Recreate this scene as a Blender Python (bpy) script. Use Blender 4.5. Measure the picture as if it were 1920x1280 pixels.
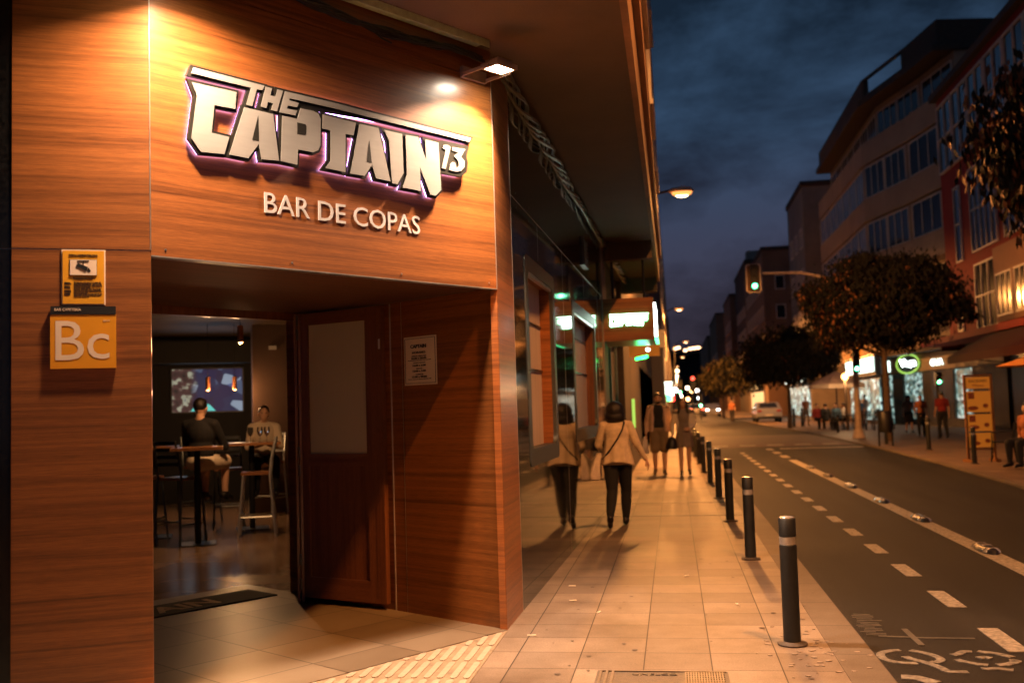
import bpy, bmesh, math, random
from mathutils import Vector, Matrix, noise as mnoise
from math import sin, cos, pi, radians
random.seed(7)
sc = bpy.context.scene
for o in list(bpy.data.objects): bpy.data.objects.remove(o)
C = sc.collection

# ------------------------------------------------------------------ camera
F35, CAMH = 1866.7, 1.55
YAW, PITCH, ROLL = radians(-9.0851), radians(3.87), radians(1.8)
_f0 = Vector((sin(YAW), cos(YAW), 0)); _r0 = Vector((cos(YAW), -sin(YAW), 0)); _u0 = Vector((0, 0, 1))
_f = _f0*cos(PITCH)+_u0*sin(PITCH); _u = -_f0*sin(PITCH)+_u0*cos(PITCH)
_r = _r0*cos(ROLL)-_u*sin(ROLL); _u2 = _r0*sin(ROLL)+_u*cos(ROLL)
cam_d = bpy.data.cameras.new('camera'); cam = bpy.data.objects.new('camera', cam_d); C.objects.link(cam)
M = Matrix((( _r.x, _u2.x, -_f.x, 0), (_r.y, _u2.y, -_f.y, 0), (_r.z, _u2.z, -_f.z, CAMH), (0, 0, 0, 1)))
cam.matrix_world = M
cam_d.lens = 35; cam_d.sensor_width = 36; cam_d.clip_start = .05; cam_d.clip_end = 3000
cam_d.dof.use_dof = True; cam_d.dof.focus_distance = 6.3; cam_d.dof.aperture_fstop = 1.8
sc.camera = cam
def at(px, py, Y):
    """world point at street distance Y seen at photo pixel (1920x1280)"""
    d = _f+_r*((px-960)/F35)+_u2*((640-py)/F35)
    t = Y/d.y
    return Vector((d.x*t, Y, CAMH+d.z*t))
# ------------------------------------------------------------------ world: dusk sky with cloud
w = bpy.data.worlds.new('World'); sc.world = w; w.use_nodes = True
nt = w.node_tree; nt.nodes.clear()
def N(nt, t, **k):
    n = nt.nodes.new(t)
    for a, b in k.items():
        if a.startswith('i_'):
            key = a[2:]
            key = int(key) if key.isdigit() else key.replace('_', ' ')
            n.inputs[key].default_value = b
        else: setattr(n, a, b)
    return n
def ramp(nt, pts, inter='LINEAR'):
    r = nt.nodes.new('ShaderNodeValToRGB'); r.color_ramp.interpolation = inter
    e = r.color_ramp.elements
    while len(e) < len(pts): e.new(.5)
    for el, (p, c) in zip(e, pts):
        el.position = p; el.color = (*c, 1) if len(c) == 3 else c
    return r
out = N(nt, 'ShaderNodeOutputWorld'); bg = N(nt, 'ShaderNodeBackground'); bg.inputs[1].default_value = .74
tc = N(nt, 'ShaderNodeTexCoord'); sx = N(nt, 'ShaderNodeSeparateXYZ'); nt.links.new(tc.outputs['Generated'], sx.inputs[0])
mp = N(nt, 'ShaderNodeMapping'); mp.inputs['Scale'].default_value = (1.1, 1.1, 2.3); nt.links.new(tc.outputs['Generated'], mp.inputs[0])
no = N(nt, 'ShaderNodeTexNoise', i_Scale=3.6, i_Detail=9.0, i_Roughness=.62, i_Distortion=.15); nt.links.new(mp.outputs[0], no.inputs['Vector'])
cl = ramp(nt, [(.38, (.0, .0, .0)), (.60, (1, 1, 1))]); nt.links.new(no.outputs[0], cl.inputs[0])
g = ramp(nt, [(0, (.036, .026, .032)), (.06, (.032, .026, .040)), (.16, (.024, .026, .048)), (.30, (.012, .024, .046)), (.7, (.008, .022, .042))]); nt.links.new(sx.outputs[2], g.inputs[0])
g2 = ramp(nt, [(0, (.10, .10, .14)), (.07, (.070, .058, .090)), (.16, (.060, .070, .125)), (.26, (.046, .090, .170)), (.5, (.032, .078, .150)), (1, (.01, .03, .07))]); nt.links.new(sx.outputs[2], g2.inputs[0])
mx = N(nt, 'ShaderNodeMix', data_type='RGBA'); nt.links.new(cl.outputs[0], mx.inputs[0]); nt.links.new(g.outputs[0], mx.inputs[6]); nt.links.new(g2.outputs[0], mx.inputs[7])
nt.links.new(mx.outputs[2], bg.inputs[0]); nt.links.new(bg.outputs[0], out.inputs[0])
sc.view_settings.view_transform = 'Standard'; sc.view_settings.look = 'None'; sc.view_settings.exposure = 0; sc.view_settings.gamma = 1
sc.render.engine = 'CYCLES'
cy = sc.cycles; cy.use_denoising = True; cy.max_bounces = 7; cy.diffuse_bounces = 3; cy.glossy_bounces = 4; cy.transmission_bounces = 5
cy.sample_clamp_indirect = 4; cy.caustics_reflective = False; cy.caustics_refractive = False
try: cy.denoiser = 'OPENIMAGEDENOISE'
except Exception: pass

# ------------------------------------------------------------------ frames
class Fr:
    def __init__(s, o, ex): s.o = Vector(o); s.x = Vector(ex).normalized(); s.y = Vector((-s.x.y, s.x.x, 0))
    def __call__(s, x, y, z): return s.o+s.x*x+s.y*y+Vector((0, 0, z))
W = Fr((0, 0, 0), (1, 0, 0))
P0 = (-1.221, 7.018, 0)
S = Fr(P0, (.554, .8325, 0))           # sign wall: x along (left is negative), y into the building
T = Fr(P0, (.0224, .99975, 0))         # street wall: x away from camera, y into the building
L = Fr((-2.68, 4.827, 0), (.895, .447, 0))  # left pilaster
V = Fr((0, 0, 0), (.900, .435, 0))     # inside of the bar, seen squarely through the door
# ------------------------------------------------------------------ mesh builder
class MB:
    def __init__(s, fr=W): s.fr = fr; s.v = []; s.f = []; s.uv = []; s.mi = []; s.m = 0; s.loc = []
    def vs(s, pts):
        b = len(s.v)
        for p in pts: s.v.append(s.fr(*p)); s.loc.append(tuple(p))
        return b
    def face(s, idx):
        s.f.append(idx); s.mi.append(s.m)
        a = Vector(s.loc[idx[0]]); b = Vector(s.loc[idx[1]]); c = Vector(s.loc[idx[2]])
        nn = (b-a).cross(c-b); n = [abs(q) for q in nn]
        if n[2] >= n[0] and n[2] >= n[1]: s.uv.append([(s.loc[i][0], s.loc[i][1]) for i in idx])
        elif n[1] >= n[0]: s.uv.append([(s.loc[i][0], s.loc[i][2]) for i in idx])
        else: s.uv.append([(s.loc[i][1], s.loc[i][2]) for i in idx])
    def box(s, x0, x1, y0, y1, z0, z1):
        b = s.vs([(x0, y0, z0), (x1, y0, z0), (x1, y1, z0), (x0, y1, z0), (x0, y0, z1), (x1, y0, z1), (x1, y1, z1), (x0, y1, z1)])
        for q in ((0, 3, 2, 1), (4, 5, 6, 7), (0, 1, 5, 4), (1, 2, 6, 5), (2, 3, 7, 6), (3, 0, 4, 7)): s.face([b+i for i in q])
        return s
    def quad(s, *p): b = s.vs(p); s.face([b+i for i in range(len(p))]); return s
    def prism(s, pts, y0, y1):
        """pts = (x,z) outline, extruded y0..y1 (front face at y0)"""
        n = len(pts)
        ar = sum(pts[i][0]*pts[(i+1) % n][1]-pts[(i+1) % n][0]*pts[i][1] for i in range(n))
        if ar < 0: pts = pts[::-1]
        b = s.vs([(x, y0, z) for x, z in pts]+[(x, y1, z) for x, z in pts])
        s.face([b+i for i in range(n)]); s.face([b+n+i for i in reversed(range(n))])
        for i in range(n): j = (i+1) % n; s.face([b+j, b+i, b+n+i, b+n+j])
        return s
    def slab(s, pts, z0, z1):
        n = len(pts)
        ar = sum(pts[i][0]*pts[(i+1) % n][1]-pts[(i+1) % n][0]*pts[i][1] for i in range(n))
        if ar < 0: pts = pts[::-1]
        b = s.vs([(x, y, z1) for x, y in pts]+[(x, y, z0) for x, y in pts])
        s.face([b+i for i in range(n)]); s.face([b+n+i for i in reversed(range(n))])
        for i in range(n): j = (i+1) % n; s.face([b+i, b+n+i, b+n+j, b+j])
        return s
    def cyl(s, p0, p1, r0, r1=None, n=12, cap=True):
        r1 = r0 if r1 is None else r1
        a = Vector(p0); c = Vector(p1); d = (c-a).normalized()
        q = Vector((0, 0, 1)) if abs(d.z) < .9 else Vector((1, 0, 0))
        u = d.cross(q).normalized(); v = d.cross(u)
        b = s.vs([tuple(a+u*cos(2*pi*i/n)*r0+v*sin(2*pi*i/n)*r0) for i in range(n)]+[tuple(c+u*cos(2*pi*i/n)*r1+v*sin(2*pi*i/n)*r1) for i in range(n)])
        for i in range(n): j = (i+1) % n; s.face([b+j, b+i, b+n+i, b+n+j])
        if cap: s.face([b+i for i in range(n)]); s.face([b+n+i for i in reversed(range(n))])
        return s
    def ell(s, c, rx, ry, rz, nu=14, nv=9):
        top = []; rings = []
        for k in range(1, nv):
            t = pi*k/nv
            rings.append(s.vs([(c[0]+rx*sin(t)*cos(2*pi*i/nu), c[1]+ry*sin(t)*sin(2*pi*i/nu), c[2]+rz*cos(t)) for i in range(nu)]))
        a = s.vs([(c[0], c[1], c[2]+rz)]); z = s.vs([(c[0], c[1], c[2]-rz)])
        for i in range(nu):
            j = (i+1) % nu
            s.face([a, rings[0]+i, rings[0]+j]); s.face([z, rings[-1]+j, rings[-1]+i])
            for q in range(len(rings)-1): s.face([rings[q]+i, rings[q+1]+i, rings[q+1]+j, rings[q]+j])
        return s
    def cap(s, p0, p1, r0, r1=None, n=12):
        r1 = r0 if r1 is None else r1
        s.cyl(p0, p1, r0, r1, n, True); s.ell(p0, r0, r0, r0, n, 8); s.ell(p1, r1, r1, r1, n, 8); return s
    def tube(s, pts, r, n=8):
        rr = r if isinstance(r, (list, tuple)) else [r]*len(pts)
        P = [Vector(p) for p in pts]; u = None; rings = []
        for i, p in enumerate(P):
            d = (P[min(i+1, len(P)-1)]-P[max(i-1, 0)]).normalized()
            if u is None:
                q = Vector((0, 0, 1)) if abs(d.z) < .9 else Vector((1, 0, 0)); u = d.cross(q).normalized()
            u = (u-d*u.dot(d)).normalized(); v = d.cross(u)
            rings.append(s.vs([tuple(p+u*cos(2*pi*k/n)*rr[i]+v*sin(2*pi*k/n)*rr[i]) for k in range(n)]))
        for a, b in zip(rings, rings[1:]):
            for k in range(n): j = (k+1) % n; s.face([a+j, a+k, b+k, b+j])
        s.face([rings[0]+k for k in range(n)]); s.face([rings[-1]+k for k in reversed(range(n))])
        return s
    def lathe(s, c, prof, n=20):
        rings = [s.vs([(c[0]+r*cos(2*pi*i/n), c[1]+r*sin(2*pi*i/n), c[2]+z) for i in range(n)]) for r, z in prof]
        for a, b in zip(rings, rings[1:]):
            for k in range(n): j = (k+1) % n; s.face([a+k, a+j, b+j, b+k])
        s.face([rings[0]+k for k in reversed(range(n))]); s.face([rings[-1]+k for k in range(n)])
        return s
    def rings(s, R, n=40, folds=0, amp=0, thick=None):
        """R = list of (cx,cy,z,rx,ry[,amp]) from top to bottom: a garment shell with folds"""
        rg = []
        for r in R:
            a_ = r[5] if len(r) > 5 else amp
            rg.append(s.vs([(r[0]+(r[3]+a_*sin(folds*t+2*sin(t)))*cos(t), r[1]+(r[4]+a_*sin(folds*t+2*sin(t)))*sin(t), r[2]+(r[6] if len(r) > 6 else 0)*cos(2*t)) for t in [2*pi*i/n for i in range(n)]]))
        for a, b in zip(rg, rg[1:]):
            for k in range(n): j = (k+1) % n; s.face([a+k, b+k, b+j, a+j])
        s.face([rg[0]+k for k in range(n)]); s.face([rg[-1]+k for k in reversed(range(n))])
        return s
    def mesh(s, name, mats, origin, smooth):
        me = bpy.data.meshes.new(name); O = Vector(origin)
        me.from_pydata([tuple(p-O) for p in s.v], [], s.f)
        for m in (mats if isinstance(mats, (list, tuple)) else [mats]): me.materials.append(m)
        me.polygons.foreach_set('material_index', s.mi)
        ul = me.uv_layers.new(name='UVMap'); k = 0
        for u in s.uv:
            for q in u: ul.data[k].uv = q; k += 1
        me.update()
        if smooth:
            me.polygons.foreach_set('use_smooth', [True]*len(me.polygons))
            try: me.set_sharp_from_angle(angle=radians(38))
            except Exception: pass
        return me
    def build(s, name, mats, parent=None, smooth=False, origin=None, **k):
        if parent is not None: origin = parent.matrix_world.translation if origin is None else origin
        elif origin is None:
            xs = [p.x for p in s.v]; ys = [p.y for p in s.v]; zs = [p.z for p in s.v]
            origin = ((min(xs)+max(xs))/2, (min(ys)+max(ys))/2, min(zs))
        o = bpy.data.objects.new(name, s.mesh(name, mats, origin, smooth)); C.objects.link(o)
        if parent is not None:
            root = parent
            o.parent = parent
        else: o.location = origin
        tag(o, **k)
        return o
def tag(o, label=None, cat=None, group=None, kind=None):
    if label: o['label'] = label
    if cat: o['category'] = cat
    if group: o['group'] = group
    if kind: o['kind'] = kind
    return o
def thing(name, label, cat, loc=(0, 0, 0), group=None):
    o = bpy.data.objects.new(name, None); C.objects.link(o); o.empty_display_size = .1
    o.location = loc; o.matrix_world = Matrix.Translation(Vector(loc))
    return tag(o, label, cat, group)
def sub(o, parent):
    """make o (built with the same origin) a child one level down"""
    o.parent = parent; return o
KIDS = {}
def dup(root, loc, rotz=0, label=None, group=None, scale=1):
    c = root.copy(); C.objects.link(c); c.location = loc; c.rotation_euler = (0, 0, rotz); c.scale = (scale,)*3
    if label: c['label'] = label
    if group: c['group'] = group
    for ch in list(root.children):
        d = ch.copy(); C.objects.link(d); d.parent = c
        for g_ in list(ch.children):
            e = g_.copy(); C.objects.link(e); e.parent = d
    return c
# ------------------------------------------------------------------ materials
def new_mat(name):
    m = bpy.data.materials.new(name); m.use_nodes = True; nt = m.node_tree
    b = nt.nodes['Principled BSDF']; return m, nt, b
def setp(b, **k):
    for a, v in k.items():
        n = a.replace('_', ' ')
        if n in b.inputs: b.inputs[n].default_value = v
def M_(name, col, rough=.6, metal=0., var=.25, scale=6., bump=.0, coat=0., spec=.5, bscale=None, stretch=(1, 1, 1)):
    m, nt, b = new_mat(name)
    tc = N(nt, 'ShaderNodeTexCoord'); mp = N(nt, 'ShaderNodeMapping'); mp.inputs['Scale'].default_value = stretch
    nt.links.new(tc.outputs['Object'], mp.inputs[0])
    no = N(nt, 'ShaderNodeTexNoise', i_Scale=scale, i_Detail=6., i_Roughness=.65); nt.links.new(mp.outputs[0], no.inputs['Vector'])
    lo = tuple(c*(1-var) for c in col); hi = tuple(min(1, c*(1+var)) for c in col)
    r = ramp(nt, [(.3, lo), (.7, hi)]); nt.links.new(no.outputs[0], r.inputs[0]); nt.links.new(r.outputs[0], b.inputs['Base Color'])
    rr = N(nt, 'ShaderNodeMapRange'); rr.inputs[3].default_value = max(0, rough-.1*min(1, var*3)*rough); rr.inputs[4].default_value = min(1, rough*1.15)
    nt.links.new(no.outputs[0], rr.inputs[0]); nt.links.new(rr.outputs[0], b.inputs['Roughness'])
    setp(b, Metallic=metal, Coat_Weight=coat, Coat_Roughness=.12, Specular_IOR_Level=spec)
    if bump:
        n2 = N(nt, 'ShaderNodeTexNoise', i_Scale=bscale or scale*6, i_Detail=5.); nt.links.new(mp.outputs[0], n2.inputs['Vector'])
        bp = N(nt, 'ShaderNodeBump', i_Strength=bump, i_Distance=.01); nt.links.new(n2.outputs[0], bp.inputs['Height']); nt.links.new(bp.outputs[0], b.inputs['Normal'])
    return m
def E_(name, col, s):
    m, nt, b = new_mat(name); setp(b, Base_Color=(*[c*.3 for c in col], 1), Emission_Color=(*col, 1), Emission_Strength=s); return m
def wood(name, dark, light, rough=.38, coat=.3, crough=.19, su=.34, sv=33., vert=False):
    m, nt, b = new_mat(name)
    uv = N(nt, 'ShaderNodeUVMap'); uv.uv_map = 'UVMap'
    mp = N(nt, 'ShaderNodeMapping'); mp.inputs['Scale'].default_value = (sv, su, 1) if vert else (su, sv, 1); nt.links.new(uv.outputs[0], mp.inputs[0])
    ds = N(nt, 'ShaderNodeTexNoise', i_Scale=.9, i_Detail=3.); mp3 = N(nt, 'ShaderNodeMapping'); mp3.inputs['Scale'].default_value = (sv*.06, su*2, 1) if vert else (su*2, sv*.06, 1); nt.links.new(uv.outputs[0], mp3.inputs[0]); nt.links.new(mp3.outputs[0], ds.inputs['Vector'])
    ad = N(nt, 'ShaderNodeVectorMath', operation='MULTIPLY_ADD'); ad.inputs[1].default_value = (.0, .0, 0); 
    sc_ = N(nt, 'ShaderNodeVectorMath', operation='SCALE'); sc_.inputs[3].default_value = 1.1; nt.links.new(ds.outputs['Color'], sc_.inputs[0])
    aa = N(nt, 'ShaderNodeVectorMath', operation='ADD'); nt.links.new(mp.outputs[0], aa.inputs[0]); nt.links.new(sc_.outputs[0], aa.inputs[1])
    n1 = N(nt, 'ShaderNodeTexNoise', i_Scale=1., i_Detail=9., i_Roughness=.62, i_Distortion=.3); nt.links.new(aa.outputs[0], n1.inputs['Vector'])
    mp2 = N(nt, 'ShaderNodeMapping'); mp2.inputs['Scale'].default_value = (sv*14, su*26, 1) if vert else (su*26, sv*14, 1); nt.links.new(uv.outputs[0], mp2.inputs[0])
    n2 = N(nt, 'ShaderNodeTexNoise', i_Scale=1., i_Detail=4., i_Roughness=.7); nt.links.new(mp2.outputs[0], n2.inputs['Vector'])
    mid = tuple((a+c)/2 for a, c in zip(dark, light))
    r = ramp(nt, [(.28, dark), (.43, mid), (.60, light), (.74, mid)]); nt.links.new(n1.outputs[0], r.inputs[0])
    r2 = ramp(nt, [(.32, (.40, .38, .36)), (.60, (1.12, 1.12, 1.12))]); nt.links.new(n2.outputs[0], r2.inputs[0])
    mu = N(nt, 'ShaderNodeMix', data_type='RGBA', blend_type='MULTIPLY'); mu.inputs[0].default_value = .75; nt.links.new(r.outputs[0], mu.inputs[6]); nt.links.new(r2.outputs[0], mu.inputs[7])
    nt.links.new(mu.outputs[2], b.inputs['Base Color'])
    setp(b, Roughness=rough, Coat_Weight=coat, Coat_Roughness=crough)
    bp = N(nt, 'ShaderNodeBump', i_Strength=.08, i_Distance=.004); nt.links.new(n2.outputs[0], bp.inputs['Height']); nt.links.new(bp.outputs[0], b.inputs['Normal'])
    return m
def tiles(name, c1, c2, joint, w_, h_, rough, jw=.006, bump=.3, rot=0, wear=.25, off=.0, shift=(0, 0), stain=(.5, .45, .4)):
    """rectangular paving on object x/y with joints, per-tile tone and dirt"""
    m, nt, b = new_mat(name)
    uv = N(nt, 'ShaderNodeUVMap'); uv.uv_map = 'UVMap'
    mp = N(nt, 'ShaderNodeMapping'); mp.inputs['Location'].default_value = (*shift, 0); mp.inputs['Rotation'].default_value = (0, 0, rot); nt.links.new(uv.outputs[0], mp.inputs[0])
    br = N(nt, 'ShaderNodeTexBrick', i_Scale=1., i_Mortar_Size=jw, i_Mortar_Smooth=.4, i_Bias=0., i_Brick_Width=w_, i_Row_Height=h_); br.offset = off; br.squash = 1
    br.inputs['Color1'].default_value = (*c1, 1); br.inputs['Color2'].default_value = (*c2, 1); br.inputs['Mortar'].default_value = (*joint, 1)
    nt.links.new(mp.outputs[0], br.inputs['Vector'])
    n1 = N(nt, 'ShaderNodeTexNoise', i_Scale=.8, i_Detail=9., i_Roughness=.68); nt.links.new(uv.outputs[0], n1.inputs['Vector'])
    n2 = N(nt, 'ShaderNodeTexNoise', i_Scale=90., i_Detail=4., i_Roughness=.7); nt.links.new(uv.outputs[0], n2.inputs['Vector'])
    r1 = ramp(nt, [(.3, stain), (.6, (1, 1, 1))]); nt.links.new(n1.outputs[0], r1.inputs[0])
    r2 = ramp(nt, [(.3, (1-wear,)*3), (.7, (1+wear*.4,)*3)]); nt.links.new(n2.outputs[0], r2.inputs[0])
    m1 = N(nt, 'ShaderNodeMix', data_type='RGBA', blend_type='MULTIPLY'); m1.inputs[0].default_value = .95
    m2 = N(nt, 'ShaderNodeMix', data_type='RGBA', blend_type='MULTIPLY'); m2.inputs[0].default_value = 1
    nt.links.new(br.outputs[0], m1.inputs[6]); nt.links.new(r1.outputs[0], m1.inputs[7]); nt.links.new(m1.outputs[2], m2.inputs[6]); nt.links.new(r2.outputs[0], m2.inputs[7]); nt.links.new(m2.outputs[2], b.inputs['Base Color'])
    rr = N(nt, 'ShaderNodeMapRange'); rr.inputs[3].default_value = rough*.8; rr.inputs[4].default_value = min(1, rough*1.25); nt.links.new(n1.outputs[0], rr.inputs[0]); nt.links.new(rr.outputs[0], b.inputs['Roughness'])
    ma = N(nt, 'ShaderNodeMath', operation='MULTIPLY_ADD'); ma.inputs[1].default_value = -1.; nt.links.new(br.outputs['Fac'], ma.inputs[0]); 
    sm = N(nt, 'ShaderNodeMath', operation='MULTIPLY'); sm.inputs[1].default_value = .25; nt.links.new(n2.outputs[0], sm.inputs[0]); nt.links.new(sm.outputs[0], ma.inputs[2])
    setp(b, Specular_IOR_Level=.5 if rough < .4 else .2)
    bp = N(nt, 'ShaderNodeBump', i_Strength=bump, i_Distance=.004); nt.links.new(ma.outputs[0], bp.inputs['Height']); nt.links.new(bp.outputs[0], b.inputs['Normal'])
    return m
def asphalt():
    m, nt, b = new_mat('asphalt')
    tc = N(nt, 'ShaderNodeTexCoord')
    n1 = N(nt, 'ShaderNodeTexNoise', i_Scale=.55, i_Detail=8., i_Roughness=.62); n2 = N(nt, 'ShaderNodeTexNoise', i_Scale=170., i_Detail=3., i_Roughness=.8); n3 = N(nt, 'ShaderNodeTexVoronoi', i_Scale=230.)
    mp = N(nt, 'ShaderNodeMapping'); mp.inputs['Scale'].default_value = (1.6, .12, 1); n4 = N(nt, 'ShaderNodeTexNoise', i_Scale=1.2, i_Detail=5.)
    for n in (n1, n2, n3): nt.links.new(tc.outputs['Object'], n.inputs['Vector'])
    nt.links.new(tc.outputs['Object'], mp.inputs[0]); nt.links.new(mp.outputs[0], n4.inputs['Vector'])
    r1 = ramp(nt, [(.3, (.010, .009, .0085)), (.52, (.020, .019, .018)), (.7, (.032, .030, .028))]); nt.links.new(n1.outputs[0], r1.inputs[0])
    r2 = ramp(nt, [(.35, (.45,)*3), (.55, (1,)*3), (.72, (2.6,)*3)]); nt.links.new(n2.outputs[0], r2.inputs[0])
    r4 = ramp(nt, [(.35, (.75,)*3), (.65, (1.3,)*3)]); nt.links.new(n4.outputs[0], r4.inputs[0])
    m1 = N(nt, 'ShaderNodeMix', data_type='RGBA', blend_type='MULTIPLY'); m1.inputs[0].default_value = 1; m2 = N(nt, 'ShaderNodeMix', data_type='RGBA', blend_type='MULTIPLY'); m2.inputs[0].default_value = 1
    nt.links.new(r1.outputs[0], m1.inputs[6]); nt.links.new(r2.outputs[0], m1.inputs[7]); nt.links.new(m1.outputs[2], m2.inputs[6]); nt.links.new(r4.outputs[0], m2.inputs[7]); nt.links.new(m2.outputs[2], b.inputs['Base Color'])
    rr = N(nt, 'ShaderNodeMapRange'); rr.inputs[3].default_value = .55; rr.inputs[4].default_value = .85; nt.links.new(n1.outputs[0], rr.inputs[0]); nt.links.new(rr.outputs[0], b.inputs['Roughness'])
    bp = N(nt, 'ShaderNodeBump', i_Strength=.7, i_Distance=.006); nt.links.new(n3.outputs[0], bp.inputs['Height']); nt.links.new(bp.outputs[0], b.inputs['Normal']); setp(b, Specular_IOR_Level=.12)
    return m
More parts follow.
